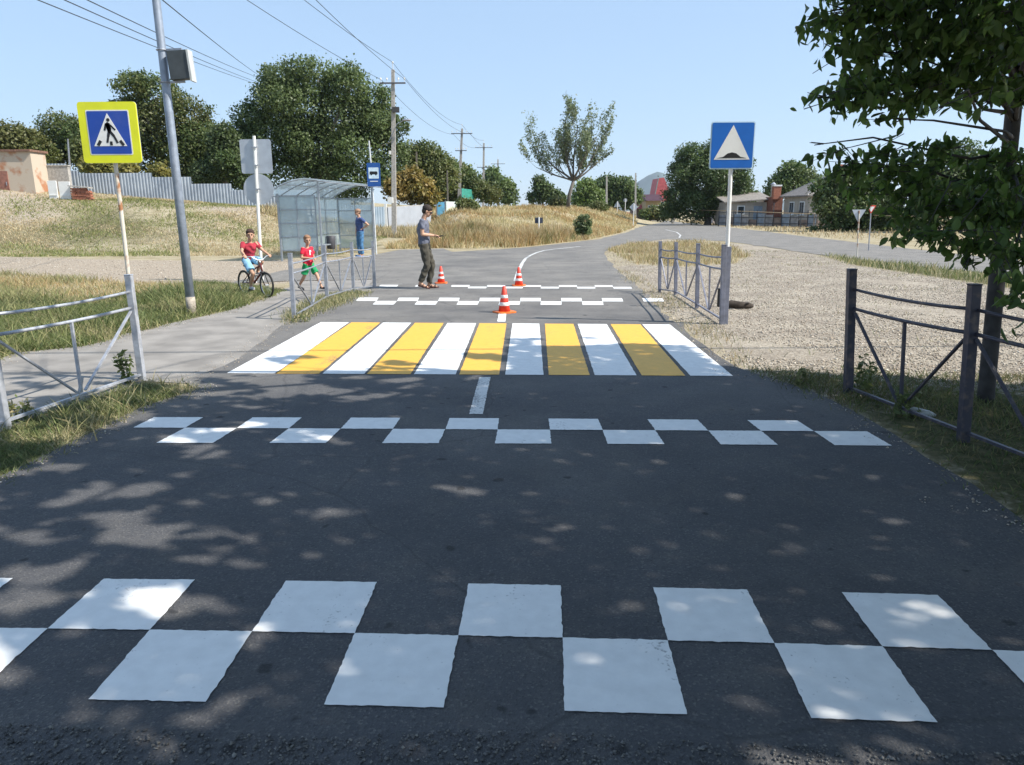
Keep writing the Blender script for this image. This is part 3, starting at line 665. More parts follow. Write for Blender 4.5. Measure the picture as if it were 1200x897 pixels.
layer('bump_symbol', [[(-.2, -.165), (-.12, -.15), (-.06, -.105), (0, -.09), (.06, -.105), (.12, -.15), (.2, -.165)]], black_m, pl, zc, .0235, .002, xo=dx)

# --- two sign backs on one pole, left
b = P(307, 330); t = thing('sign_pair', 'square and round grey sign backs on one white pole behind the cyclist', 'road sign', b)
D = b[1]; s = D / FPX
sq = Q(299.5, 183.5, D); rd = Q(302.5, 222, D); dx = sq.x - b[0]
f = MB(); f.tube([(0, 0, -.2), (dx, 0, sq.z + .45)], .036, 14); f.build('pole', white_m, t)
layer('square_plate', [rrect(.72, .76, .05)], alu, t, sq.z, -.045, -.012 + .024, xo=dx); layer('round_plate', [disc2(0, 0, .35, 40)], alu, t, rd.z, -.045, .012, xo=rd.x - b[0])
for o_ in (sq.z + .2, sq.z - .2, rd.z): f = MB(); f.box((dx, -.04, o_), (.12, .03, .03)); f.build('clamp', galv, t)

# --- steel lamp post with speaker-like box
b = P(225, 367); b = b + np.array([0, 0, -.0]); tp = Q(183, 0, b[1] + .2)
t = thing('lamp_post', 'tall grey steel post leaning left, flaking at its foot, carrying a dark box', 'post', b)
d = Vector((tp.x - b[0], .2, tp.z)); f = MB()
f.tube([Vector((0, 0, -.2)), d * .5, d, d * 1.5], [.072, .066, .060, .054], 18); f.build('pole', mat('bluish_steel_paint', (.25, .29, .35), .5, .3, .15, 9), t, smooth=True)
f = MB(); f.tube([Vector((0, 0, -.05)), d * .055], .0735, 18, flat=1.02); f.build('bare_foot', mat('flaked_concrete_paint', (.33, .29, .24), .8, 0, .3, 25), t, smooth=True)
bx = Q(211, 77, b[1] + .1); ctr = Vector((bx.x - b[0], bx.y - b[1], bx.z))
f = MB(); f.box(ctr, (.31, .14, .42), Matrix.Rotation(-.06, 3, 'Y')); bo = f.build('box', mat('dark_grey_panel', (.055, .065, .07), .5, .1, .15, 6), t, bevel=.008)
f = MB(); f.box(ctr + Vector((.170, 0, -.01)), (.03, .17, .45), Matrix.Rotation(-.06, 3, 'Y')); f.build('rim', mat('pale_box_rim', (.45, .47, .46), .5), bo)
for yy in (.235, -.235):
    k = (ctr.z + yy) / d.z; q = d * k
    f = MB(); f.bar(q, Vector((ctr.x + .05, ctr.y, ctr.z + yy)), .03); f.torus(q, .08, .008, (0, 0, 1), 20, 6); f.build('bracket', galv, t)

# --- bus stop sign on thin pole
D = 28.6; b = G(438.5, D); t = thing('bus_stop_sign', 'blue bus stop sign with a white panel and black bus symbol on a thin pole', 'road sign', b)
tp = Q(432, 165, D); pc = Q(438, 205, D); dx = tp.x - b.x
f = MB(); f.tube([(0, .05, -.2), (pc.x - b.x - .08, .05, pc.z), (dx, .05, tp.z)], .028, 12); f.build('pole', mat('pale_grey_paint', (.55, .57, .58), .5), t)
xo = pc.x - b.x
pl = layer('plate', [rrect(.50, .86, .04)], mat('bus_sign_blue', (.02, .09, .30), .4, 0, .05, 6), t, pc.z, .0, .02, xo=xo)
layer('white_panel', [rrect(.38, .40, .02)], mat('pale_sign_white', (.6, .72, .78), .45), pl, pc.z + .06, .0225, .002, xo=xo)
layer('white_line', [rrect(.3, .03, .01)], white_m, pl, pc.z - .24, .0225, .002, xo=xo)
layer('bus_symbol', [[(-.15, -.05), (.15, -.05), (.15, .03), (.12, .06), (-.12, .06), (-.15, .03)], disc2(-.085, -.055, .028), disc2(.085, -.055, .028)], black_m, pl, pc.z + .06, .025, .002, xo=xo)

# --- give way signs
def giveway(px, base_y, pc_px, pc_py, size, face, label, rz=0, D=None):
    b = P(px, base_y); D = b[1]; c = Q(pc_px, pc_py, D); t = thing('give_way_sign', label, 'road sign', b, 0)
    dx = c.x - b[0]; f = MB(); f.tube([(0, .03 if face else -.03, -.2), (dx, .03 if face else -.03, c.z + size * .3)], .022, 10); f.build('pole', rusty if not face else galv, t)
    h = size * .87; tri = [(-size / 2, h * .42), (size / 2, h * .42), (0, -h * .58)]
    rot = Matrix.Rotation(rz, 4, 'Z')
    o = layer('plate', [tri], red_m if face else alu, t, c.z, 0, .01, xo=dx)
    if face: layer('white_panel', [[(x * .66, y * .66) for x, y in tri]], white_m, o, c.z, .0125, .002, xo=dx)
    return t
giveway(1004, 303, 1006, 252, .46, False, 'grey back of a triangular give way sign in the thin grass strip')
giveway(1018.5, 294, 1021, 245, .36, True, 'small red and white give way sign seen from the front, beyond the gravel')

# --- far signs
def farsign(px, py, D, kind, size, label, face=alu, nm='road_sign'):
    b = G(px, D); c = Q(px, py, D); z = c.z - b.z; t = thing(nm, label, 'road sign', b)
    f = MB(); f.tube([(0, -.05, -.3), (0, -.05, z + size * .4)], .04, 10); f.build('pole', white_m, t)
    shp = {'tri': [(-size / 2, -size * .4), (size / 2, -size * .4), (0, size * .47)], 'disc': disc2(0, 0, size / 2, 24), 'dia': [(0, size / 2), (-size / 2, 0), (0, -size / 2), (size / 2, 0)], 'rect': rrect(size * 1.0, size * .7, .03)}[kind]
    layer('plate', [shp], face, t, z, 0, .015); return t
farsign(723.3, 239.5, 92, 'tri', .85, 'pale triangular sign back at the far bend, leftmost of the three far signs')
farsign(732.5, 235, 104, 'disc', .5, 'small round white sign between the two other far signs')
farsign(742.5, 243, 72, 'dia', .82, 'diamond shaped grey sign back on a white pole at the end of the weedy mound')
farsign(631.5, 258.5, 42, 'rect', .45, 'small dark marker plate on a short white post in the dry weeds', mat('dark_marker', (.05, .06, .09), .5))

# --- traffic cones
def cone(label, b, h, lean=0):
    t = thing('traffic_cone', label, 'traffic cone', b, random.uniform(0, 1), 'orange traffic cones')
    r0 = h * .24; rr = lambda z: .028 * h / .45 + (r0 - .028 * h / .45) * (1 - z / h)
    f = MB(); f.lathe([(rr(0.02), .02), (rr(h * .5), h * .5), (rr(h) , h), (rr(h) * .8, h + .004)], 28); f.build('cone_body', red_m, t, smooth=True)
    for a, c in ((.27, .40), (.56, .68)):
        f = MB(); f.lathe([(rr(h * a) + .001, h * a), (rr(h * a) + .003, h * a + .004), (rr(h * c) + .003, h * c - .004), (rr(h * c) + .001, h * c)], 28); f.build('reflective_band', white_m, t, smooth=True)
    f = MB(); w = h * .37; f.prism([(w * x, w * y) for x, y in rrect(2, 2, .35)], (0, 0, .0), (1, 0, 0), (0, 1, 0), .022); f.build('base', mat('orange_base', (.75, .17, .03), .5, 0, .15, 12), t)
    return t
RZ = .009
def on(px, py): p = P(px, py); return (p[0], p[1], RZ)
cone('traffic cone standing nearest, on the centre line in front of the crosswalk', on(591, 367), .42)
cone('traffic cone farthest right, where the white centre line begins to curve', on(608, 335.5), .40)
cone('traffic cone beside the sandals of the man in the grey shirt', on(517, 332.5), .38)

# --- bus shelter
steel = mat('shelter_steel', (.30, .33, .36), .45, .4, .12, 10)
def mat_poly():
    mt, n, l, b = nt('polycarbonate')
    b.inputs['Base Color'].default_value = (.55, .62, .64, 1); b.inputs['Roughness'].default_value = .35
    tr = n.new('ShaderNodeBsdfTransparent'); tr.inputs[0].default_value = (.86, .9, .92, 1); tl = n.new('ShaderNodeBsdfTranslucent'); tl.inputs[0].default_value = (.6, .68, .72, 1)
    m1 = n.new('ShaderNodeMixShader'); m1.inputs[0].default_value = .5; l.new(b.outputs[0], m1.inputs[1]); l.new(tl.outputs[0], m1.inputs[2])
    tc_ = n.new('ShaderNodeTexCoord'); no = n.new('ShaderNodeTexNoise'); no.inputs['Scale'].default_value = 2.5; no.inputs['Detail'].default_value = 5; l.new(tc_.outputs['Object'], no.inputs['Vector'])
    mr = n.new('ShaderNodeMapRange'); mr.inputs[1].default_value = .3; mr.inputs[2].default_value = .7; mr.inputs[3].default_value = .30; mr.inputs[4].default_value = .52; l.new(no.outputs['Fac'], mr.inputs[0])
    m2 = n.new('ShaderNodeMixShader'); l.new(mr.outputs[0], m2.inputs[0]); l.new(tr.outputs[0], m2.inputs[1]); l.new(m1.outputs[0], m2.inputs[2])
    l.new(m2.outputs[0], n['Material Output'].inputs[0]); return mt
poly_m = mat_poly()
FN = Vector((-6.35, 24.9, 0)); FF_ = Vector((-5.55, 30.1, 0)); side = (FF_ - FN).normalized(); inn = Vector((-side.y, side.x, 0))   # inn: towards the back
BN = FN + inn * 1.45; BF = FF_ + inn * 1.45
t = thing('bus_shelter', 'open bus shelter with clouded plastic panels and a curved ribbed roof', 'bus shelter', FN)
def L_(p): return p - FN
HF, HB = 2.62, 2.22
for p, h in ((FN, HF), (FF_, HF), (BN, HB), (BF, HB)):
    f = MB(); f.bar(L_(p) - Vector((0, 0, .1)), L_(p) + Vector((0, 0, h)), .06); f.build('post', steel, t, bevel=.004)
def arch(u, k):       # u: 0 back eave .. 1 front eave; k: 0 near .. 1 far
    base = (BN - inn * -.35).lerp(BF - inn * -.35, -.05 + 1.1 * k); front = (FN - inn * .35).lerp(FF_ - inn * .35, -.05 + 1.1 * k)
    p = base.lerp(front, u); return L_(p) + Vector((0, 0, 2.18 + .42 * u + .26 * math.sin(PI * u)))
f = MB(); n_u, n_k = 14, 12
vs = [arch(i / n_u, k / n_k) + Vector((0, 0, o)) for o in (0, .012) for k in range(n_k + 1) for i in range(n_u + 1)]
N1 = (n_u + 1) * (n_k + 1); fs = []
for k in range(n_k):
    for i in range(n_u):
        a = k * (n_u + 1) + i; fs += [(a, a + 1, a + n_u + 2, a + n_u + 1), (a + N1, a + N1 + n_u + 1, a + N1 + n_u + 2, a + N1 + 1)]
f.add(vs, fs); rf = f.build('roof', poly_m, t, smooth=True)
for k in range(6):
    f = MB(); f.tube([arch(i / 12, k / 5) - Vector((0, 0, .03)) for i in range(13)], .018, 6); f.build('rib', steel, rf)
for u in (0, .33, .66, 1):
    f = MB(); f.tube([arch(u, 0) - Vector((0, 0, .035)), arch(u, 1) - Vector((0, 0, .035))], .02, 6); f.build('purlin', steel, rf)
def panelwall(a, b, z0, z1, cols, rows, nm):
    a, b = L_(a), L_(b); w = (b - a).normalized(); nrm = Vector((-w.y, w.x, 0))
    f = MB(); f.prism([(0, z0), ((b - a).length, z0), ((b - a).length, z1), (0, z1)], a + nrm * .006, w, (0, 0, 1), .012); p = f.build(nm, poly_m, t)
    f = MB()
    for i in range(cols + 1): q = a.lerp(b, i / cols); f.bar(q + Vector((0, 0, z0)), q + Vector((0, 0, z1)), .03, up=(0, 1, 0))
    f.build('mullion', steel, p); f = MB()
    for i in range(rows + 1): z = z0 + (z1 - z0) * i / rows; f.bar(a + Vector((0, 0, z)), b + Vector((0, 0, z)), .032)
    f.build('crossbar', steel, p)
panelwall(BN, BF, .35, 2.15, 4, 4, 'back_panel'); panelwall(BF + side * -.03, FF_ + side * -.03, .2, 2.15, 2, 4, 'far_end_panel')
nearb = BN + side * .03; panelwall(nearb, nearb - inn * 1.3, .35, 2.15, 2, 4, 'near_end_panel')
for k, (u, z, w, h) in enumerate(((.42, 1.52, .22, .3), (.50, 1.5, .24, .32), (.45, 1.25, .16, .2))):
    q = BN.lerp(BF, u) - inn * .03
    f = MB(); f.prism([(0, 0), (w, 0), (w, h), (0, h)], L_(q) + Vector((0, 0, z)), side, (0, 0, 1), .003); f.build('notice', white_m, t)
q = BN.lerp(BF, .55) - inn * .35
f = MB(); f.box(L_(q) + Vector((0, 0, .43)), (.35, 2.2, .04), Matrix.Rotation(math.atan2(-side.x, side.y), 3, 'Z')); f.build('bench_seat', steel, t)
for u in (.4, .7):
    f = MB(); f.bar(L_(BN.lerp(BF, u) - inn * .35), L_(BN.lerp(BF, u) - inn * .35) + Vector((0, 0, .42)), .05); f.build('bench_leg', steel, t)
b = P(388, 300); t = thing('litter_bin', 'dark cylindrical litter bin under the bus shelter roof', 'litter bin', (b[0], 28.2, 0))
f = MB(); f.lathe([(.13, .25), (.16, .28), (.17, .72), (.155, .74)], 18); f.build('bucket', mat('dark_bin', (.06, .06, .07), .6), t, smooth=True)
f = MB(); f.bar((-.2, 0, 0), (-.2, 0, .75), .03); f.bar((.2, 0, 0), (.2, 0, .75), .03); f.bar((-.2, 0, .5), (.2, 0, .5), .02); f.build('frame', steel, t)

# ================================================================== PEOPLE
def solid(mb, name, material, parent, vox=.008, smooth=3):
    o = mb.build(name, material, parent); r = o.modifiers.new('r', 'REMESH'); r.mode = 'VOXEL'; r.voxel_size = vox; r.use_smooth_shade = True
    s_ = o.modifiers.new('s', 'SMOOTH'); s_.iterations = smooth; s_.factor = .5
    dg = bpy.context.evaluated_depsgraph_get(); me = bpy.data.meshes.new_from_object(o.evaluated_get(dg)); o.modifiers.clear(); old = o.data; o.data = me
    me.materials.clear(); me.materials.append(material); me.name = name; bpy.data.meshes.remove(old)
    if name not in ('body', 'hair'):
        n_ = len(me.vertices); c_ = np.empty(n_ * 3, np.float32); me.vertices.foreach_get('co', c_); c_ = c_.reshape(-1, 3); nn_ = np.array([v.normal[:] for v in me.vertices]); x_, y_, z_ = c_.T
        fo = np.sin(z_ * 46 + 3 * np.sin(x_ * 17 + 1) + 2.5 * np.sin(y_ * 19)) * .0045 + np.sin(z_ * 21 + x_ * 30 + 4 * np.sin(y_ * 13)) * .004 + np.sin(x_ * 60 + z_ * 12) * .002
        c_ = c_ + nn_ * fo[:, None]; me.vertices.foreach_set('co', c_.astype(np.float32).ravel()); me.update()
    return o
skin = mat('skin', (.46, .27, .18), .55, 0, .06, 20)
def limb(f, pts, rad, k=5):
    f.tube(pts, rad, 12); [f.ball(p, r, 10, 8) for p, r in zip(pts, rad)]
def hand(f, w, d, up, s, curl=.5, side_=1):
    """palm plus four unequal curled fingers and a thumb from the side of the palm"""
    d = d.normalized(); up = (up - d * up.dot(d)).normalized(); x = d.cross(up)
    pc = w + d * .045 * s; f.ball(pc, (.020 * s, .020 * s, .020 * s)); 
    rot = Matrix((x, d, up)).transposed(); f.ball(w + d * .045 * s, (.040 * s, .048 * s, .016 * s), rot=rot)
    for i, (o, L) in enumerate(((-.030, .068), (-.010, .078), (.010, .073), (.029, .058))):
        a = w + d * .07 * s + x * o * s; c = a + (d * math.cos(curl * .6) - up * math.sin(curl * .6)) * L * .5 * s; e = c + (d * math.cos(curl * 1.8) - up * math.sin(curl * 1.8)) * L * .5 * s
        f.tube([a, c, e], [.0095 * s, .009 * s, .0075 * s], 8); f.ball(e, .0075 * s, 8, 6)
    a = w + d * .025 * s + x * side_ * -.034 * s; c = a + (d * .6 - x * side_ * .7).normalized() * .035 * s; e = c + (d * .9 - up * .3).normalized() * .03 * s
    f.tube([a, c, e], [.013 * s, .011 * s, .009 * s], 8); f.ball(e, .009 * s, 8, 6)
def head(f, c, s, yaw, pitch):
    R = Matrix.Rotation(yaw, 3, 'Z') @ Matrix.Rotation(pitch, 3, 'Y')
    k = s
    f.ball(c + R @ Vector((-.008, 0, .025)) * k, (.096 * k, .076 * k, .092 * k), 16, 12, R)
    f.ball(c + R @ Vector((.022, 0, -.045)) * k, (.066 * k, .058 * k, .066 * k), 14, 10, R)
    f.ball(c + R @ Vector((.058, 0, -.088)) * k, (.026 * k, .026 * k, .02 * k), 10, 8, R)       # chin
    f.tube([c + R @ Vector((.082, 0, .01)) * k, c + R @ Vector((.108, 0, -.032)) * k], [.009 * k, .016 * k], 8); f.ball(c + R @ Vector((.104, 0, -.032)) * k, .016 * k, 8, 6)  # nose
    f.ball(c + R @ Vector((.083, 0, -.062)) * k, (.010 * k, .024 * k, .009 * k), 8, 6, R)       # mouth
    for y in (-1, 1):
        f.ball(c + R @ Vector((-.004, y * .080, -.012)) * k, (.018 * k, .010 * k, .032 * k), 8, 8, R)   # ears
        f.ball(c + R @ Vector((.078, y * .032, .022)) * k, (.014 * k, .022 * k, .008 * k), 8, 6, R)     # brow
    return R
def person(name_label, loc, rz, J, s, cols, hair='short', face_yaw=0, face_pitch=0, sleeve='short', legs='trousers', shirt_col=None, leg_mat=None, shoe_mat=None, sandal=False, bulk=1.0, vox=.008, hands=None, cap=None, extra=None):
    """J: joints in metres; forward +x, left +y, up z. s: size relative to an adult"""
    t = thing('person', name_label, 'person', loc, rz)
    J = {k: Vector(v) for k, v in J.items()}; f = MB(); q = s * bulk
    hip, ch, nk, hd = J['hip'], J['chest'], J['neck'], J['head']
    def torso(g, e):
        mid = (hip + ch) / 2
        rows = [(hip - Vector((0, 0, .06 * s)), .105, .155), (hip + Vector((0, 0, .04 * s)), .11, .160), (mid, .105, .145), (ch, .118, .172), (ch.lerp(nk, .45), .10, .165), (ch.lerp(nk, .8), .07, .09)]
        n = 16; vs = []
        axis = J['shL'] - J['shR']; ax = Vector((axis.x, axis.y, 0)).normalized(); fw = Vector((ax.y, -ax.x, 0))
        haxis = J['hpL'] - J['hpR']; hx = Vector((haxis.x, haxis.y, 0)).normalized() if haxis.length > .01 else ax
        for i, (c, a, b_) in enumerate(rows):
            w_ = min(1, i / 3); l_ = (hx * (1 - w_) + ax * w_).normalized(); fr = Vector((l_.y, -l_.x, 0))
            vs += [c + fr * math.cos(2 * PI * j / n) * (a * q + e) + l_ * math.sin(2 * PI * j / n) * (b_ * q + e) for j in range(n)]
        fs = [(i * n + j, i * n + (j + 1) % n, (i + 1) * n + (j + 1) % n, (i + 1) * n + j) for i in range(len(rows) - 1) for j in range(n)] + [tuple(range(n)), tuple((len(rows) - 1) * n + j for j in range(n))]
        g.add(vs, fs)
        for k in 'LR': g.ball(J['sh' + k] - Vector((0, 0, .012 * s)), .050 * q + e * .7, 12, 8)
    torso(f, 0)
    f.tube([ch.lerp(nk, .6), nk, nk.lerp(hd, .6)], [.062 * s, .055 * s, .055 * s], 12)
    hs = s if s > .9 else s * (1.3 if s < .7 else 1.2)
    hd = hd + Vector((0, 0, (hs - s) * .02)); R = head(f, hd, hs, face_yaw, face_pitch)
    for k in 'LR':
        limb(f, [J['sh' + k], J['sh' + k].lerp(J['el' + k], .5), J['el' + k]], [.05 * q, .046 * q, .037 * q])
        limb(f, [J['el' + k], J['el' + k].lerp(J['wr' + k], .3), J['wr' + k]], [.037 * q, .038 * q, .024 * s])
        hdv = (J['wr' + k] - J['el' + k]) if not hands or k not in hands else Vector(hands[k][0])
        hand(f, J['wr' + k], hdv, Vector((0, 0, 1)) if abs(hdv.normalized().z) < .8 else Vector((1, 0, 0)), s, .8 if not hands else hands.get(k, (0, .8))[1], 1 if k == 'L' else -1)
        limb(f, [J['hp' + k], J['hp' + k].lerp(J['kn' + k], .4), J['kn' + k]], [.088 * q, .078 * q, .055 * q])
        limb(f, [J['kn' + k], J['kn' + k].lerp(J['an' + k], .35), J['an' + k]], [.055 * q, .054 * q, .036 * s])
        a, e = J['an' + k], J['toe' + k]; hl = a + (a - e).normalized() * .02 * s
        f.tube([a + Vector((0, 0, -.01)), a.lerp(e, .45) - Vector((0, 0, .02 * s)), e], [.036 * s, .034 * s, .022 * s], 10); f.ball(e, .024 * s, 10, 6); f.ball(Vector((hl.x, hl.y, hl.z - .035 * s)), .03 * s, 10, 6)
    body = solid(f, 'body', skin, t, vox)
    # shirt
    g = MB(); torso(g, .014)
    for k in 'LR':
        u = .62 if sleeve == 'short' else .95
        g.tube([J['sh' + k], J['sh' + k].lerp(J['el' + k], u)], [.058 * q, .058 * q], 12)
    g.ball(ch.lerp(nk, .55), (.080 * q, .13 * q, .05 * q))
    sh = solid(g, 'shirt', cols['shirt'], t, vox)
    g = MB(); n_u = .55 if legs == 'shorts' else 1.0
    g.ball(hip - Vector((0, 0, .03 * s)), (.125 * q, .172 * q, .12 * q), 14, 10)
    for k in 'LR':
        if legs == 'shorts': g.tube([J['hp' + k] + Vector((0, 0, .05 * s)), J['hp' + k].lerp(J['kn' + k], .8)], [.105 * q, .105 * q], 14)
        else:
            g.tube([J['hp' + k] + Vector((0, 0, .04 * s)), J['hp' + k].lerp(J['kn' + k], .5), J['kn' + k]], [.105 * q, .092 * q, .073 * q], 14); g.ball(J['kn' + k], .073 * q, 12, 8)
            e = J['kn' + k].lerp(J['an' + k], .93); g.tube([J['kn' + k], J['kn' + k].lerp(J['an' + k], .5), e], [.073 * q, .070 * q, .062 * q], 14)
    solid(g, legs, cols['legs'], t, vox)
    for k in 'LR':
        a, e = J['an' + k], J['toe' + k]; d = Vector((e.x - a.x, e.y - a.y, e.z - a.z + .06 * s)); dl = d.normalized(); w = Vector((0, 0, 1)).cross(dl).normalized(); upv = dl.cross(w)
        h0 = Vector((a.x, a.y, a.z - .07 * s)) - dl * .055 * s; L = d.length + .10 * s
        out = [(0, -.028), (.08, -.034), (L / s * .6, -.042), (L / s, -.022), (L / s + .015, 0), (L / s, .026), (L / s * .6, .042), (.08, .034), (0, .028)]
        g = MB(); g.prism([(x * s, y * s) for x, y in out], h0 - upv * .012 * s, dl, w, .022 * s)
        if not sandal:
            g.ball(h0 + dl * L * .7 + upv * .022 * s, (.085 * s, .042 * s, .034 * s), 12, 8, Matrix((dl, w, upv)).transposed()); g.ball(h0 + dl * .06 * s + upv * .03 * s, (.055 * s, .038 * s, .045 * s), 12, 8, Matrix((dl, w, upv)).transposed())
        else:
            for u in (.45, .75): g.torus(h0 + dl * L * u + upv * .02 * s, .040 * s, .008 * s, dl, 16, 6)
        g.build('shoe' if not sandal else 'sandal', cols['shoes'], t, smooth=False)
    s_b = s; s = hs; g = MB(); g.ball(hd + R @ Vector((-.020, 0, .048)) * s, (.106 * s, .088 * s, .086 * s), 16, 12, R); g.ball(hd + R @ Vector((-.045, 0, -.005)) * s, (.070 * s, .080 * s, .08 * s), 14, 10, R); g.ball(hd + R @ Vector((.045, 0, .072)) * s, (.045 * s, .068 * s, .036 * s), 12, 8, R)
    solid(g, 'hair', cols['hair'], t, .006 if s > .8 else .005, 1)
    if cap is not None:
        g = MB(); g.ball(hd + R @ Vector((-.012, 0, .062)) * s, (.110 * s, .094 * s, .072 * s), 16, 12, R); g.box(hd + R @ Vector((.115, 0, .055)) * s, (.09 * s, .13 * s, .012 * s), R); g.build('cap', cap, t, smooth=True)
    g = MB()
    for y in (-1, 1): g.ball(hd + R @ Vector((.084, y * .031, .004)) * s, .0125 * s, 8, 6)
    g.build('eye', mat('eyes', (.04, .03, .03), .3), t)
    return t, R, hd, J

cloth = lambda n, c, v=.15: mat(n, c, .85, 0, v, 14, bump=.5)
# man looking at the thing in his hands
J = dict(hip=(-.02, 0, .95), chest=(-.04, 0, 1.24), neck=(-.01, 0, 1.47), head=(.065, 0, 1.605), shL=(-.03, .185, 1.41), shR=(-.03, -.185, 1.41), elL=(-.02, .22, 1.14), elR=(-.03, -.225, 1.14), wrL=(.19, .10, 1.10), wrR=(.19, -.09, 1.11),
         hpL=(-.02, .095, .90), hpR=(-.02, -.095, .90), knR=(.04, -.10, .50), anR=(-.12, -.09, .13), toeR=(.03, -.10, .035), knL=(.12, .09, .49), anL=(.045, .09, .085), toeL=(.20, .10, .03))
t, R, hd, J_ = person('man in a grey shirt and dark trousers looking down at his hands on the road', on(500, 338.8), 0, J, 1.0,
    dict(shirt=cloth('grey_tshirt', (.115, .125, .165)), legs=cloth('dark_olive_trousers', (.06, .055, .042)), shoes=cloth('sandal_leather', (.09, .035, .03)), hair=cloth('dark_hair', (.03, .022, .018))),
    face_pitch=.42, sandal=True, hands={'L': ((.9, -.3, 0), .7), 'R': ((.9, .3, 0), .7)})
g = MB(); g.box(hd + R @ Vector((.098, 0, .005)), (.02, .15, .035), R); g.build('sunglasses', black_m, t, bevel=.005)
ph = thing('paint_tray', 'small black device held in the hands of the man in the grey shirt', 'device', Vector(on(500, 338.8)) + Vector((.31, 0, 1.09)))
g = MB(); g.box((0, 0, 0), (.15, .085, .022), Matrix.Rotation(-.2, 3, 'Y')); g.build('case', black_m, ph, bevel=.006); g = MB(); g.box((-.002, 0, .0135), (.12, .07, .003), Matrix.Rotation(-.2, 3, 'Y')); g.build('screen', mat('dark_glass', (.02, .02, .025), .1), ph)
ph.name = 'handheld_device'
# man waiting at the shelter, hand on hip
J = dict(hip=(-.02, 0, .93), chest=(.0, 0, 1.22), neck=(.0, 0, 1.44), head=(.035, 0, 1.60), shL=(0, .19, 1.39), shR=(0, -.19, 1.39), elL=(-.24, .30, 1.16), elR=(.02, -.25, 1.10), wrL=(-.06, .17, 1.02), wrR=(.08, -.2, .86),
         hpL=(-.02, .095, .88), hpR=(-.02, -.095, .88), knL=(0, .12, .48), knR=(.03, -.11, .48), anL=(-.03, .13, .085), anR=(-.01, -.12, .085), toeL=(.12, .16, .03), toeR=(.14, -.13, .03))
b = P(423, 301.5)
person('man in a blue T-shirt and jeans standing hand on hip at the bus shelter', (b[0], b[1], 0), math.radians(207), J, 1.0,
    dict(shirt=cloth('blue_printed_tshirt', (.05, .08, .20)), legs=cloth('blue_jeans', (.06, .16, .30)), shoes=cloth('blue_trainers', (.08, .16, .32)), hair=cloth('brown_hair', (.12, .07, .04))), face_yaw=.2,
    cap=cloth('tan_cap', (.30, .19, .13)), vox=.01, bulk=1.05, hands={'L': ((.6, -.4, -.5), .8), 'R': ((.1, 0, -1), .6)})
# boy in red and green
J = dict(hip=(0, 0, .56), chest=(-.005, 0, .76), neck=(0, 0, .91), head=(.02, 0, 1.035), shL=(0, .115, .875), shR=(0, -.115, .875), elL=(-.01, .165, .69), elR=(-.01, -.165, .69), wrL=(.13, .06, .66), wrR=(.13, -.05, .68),
         hpL=(0, .06, .53), hpR=(0, -.06, .53), knL=(.17, .06, .32), anL=(.27, .06, .10), toeL=(.37, .07, .055), knR=(-.07, -.07, .30), anR=(-.25, -.06, .10), toeR=(-.15, -.06, .025))
b = P(363.5, 341)
tb, *_ = person('boy in a red football shirt and green shorts striding along the footpath', (b[0], b[1], .006), math.radians(-32), J, .66,
    dict(shirt=cloth('red_football_shirt', (.62, .02, .05)), legs=cloth('green_shorts', (.01, .26, .09)), shoes=cloth('black_trainers', (.025, .025, .03)), hair=cloth('fair_hair', (.25, .14, .08))), face_yaw=-.5,
    legs='shorts', vox=.006, hands={'L': ((.8, -.6, .1), .8), 'R': ((.8, .6, .1), .8)})
g = MB(); g.prism([(0, 0), (.025, 0), (.025, .10), (0, .10), (-.03, .07), (0, .075)], (.095, -.01, .74), (-.2, -1, 0), (0, 0, 1), -.004); g.build('shirt_number', white_m, tb)

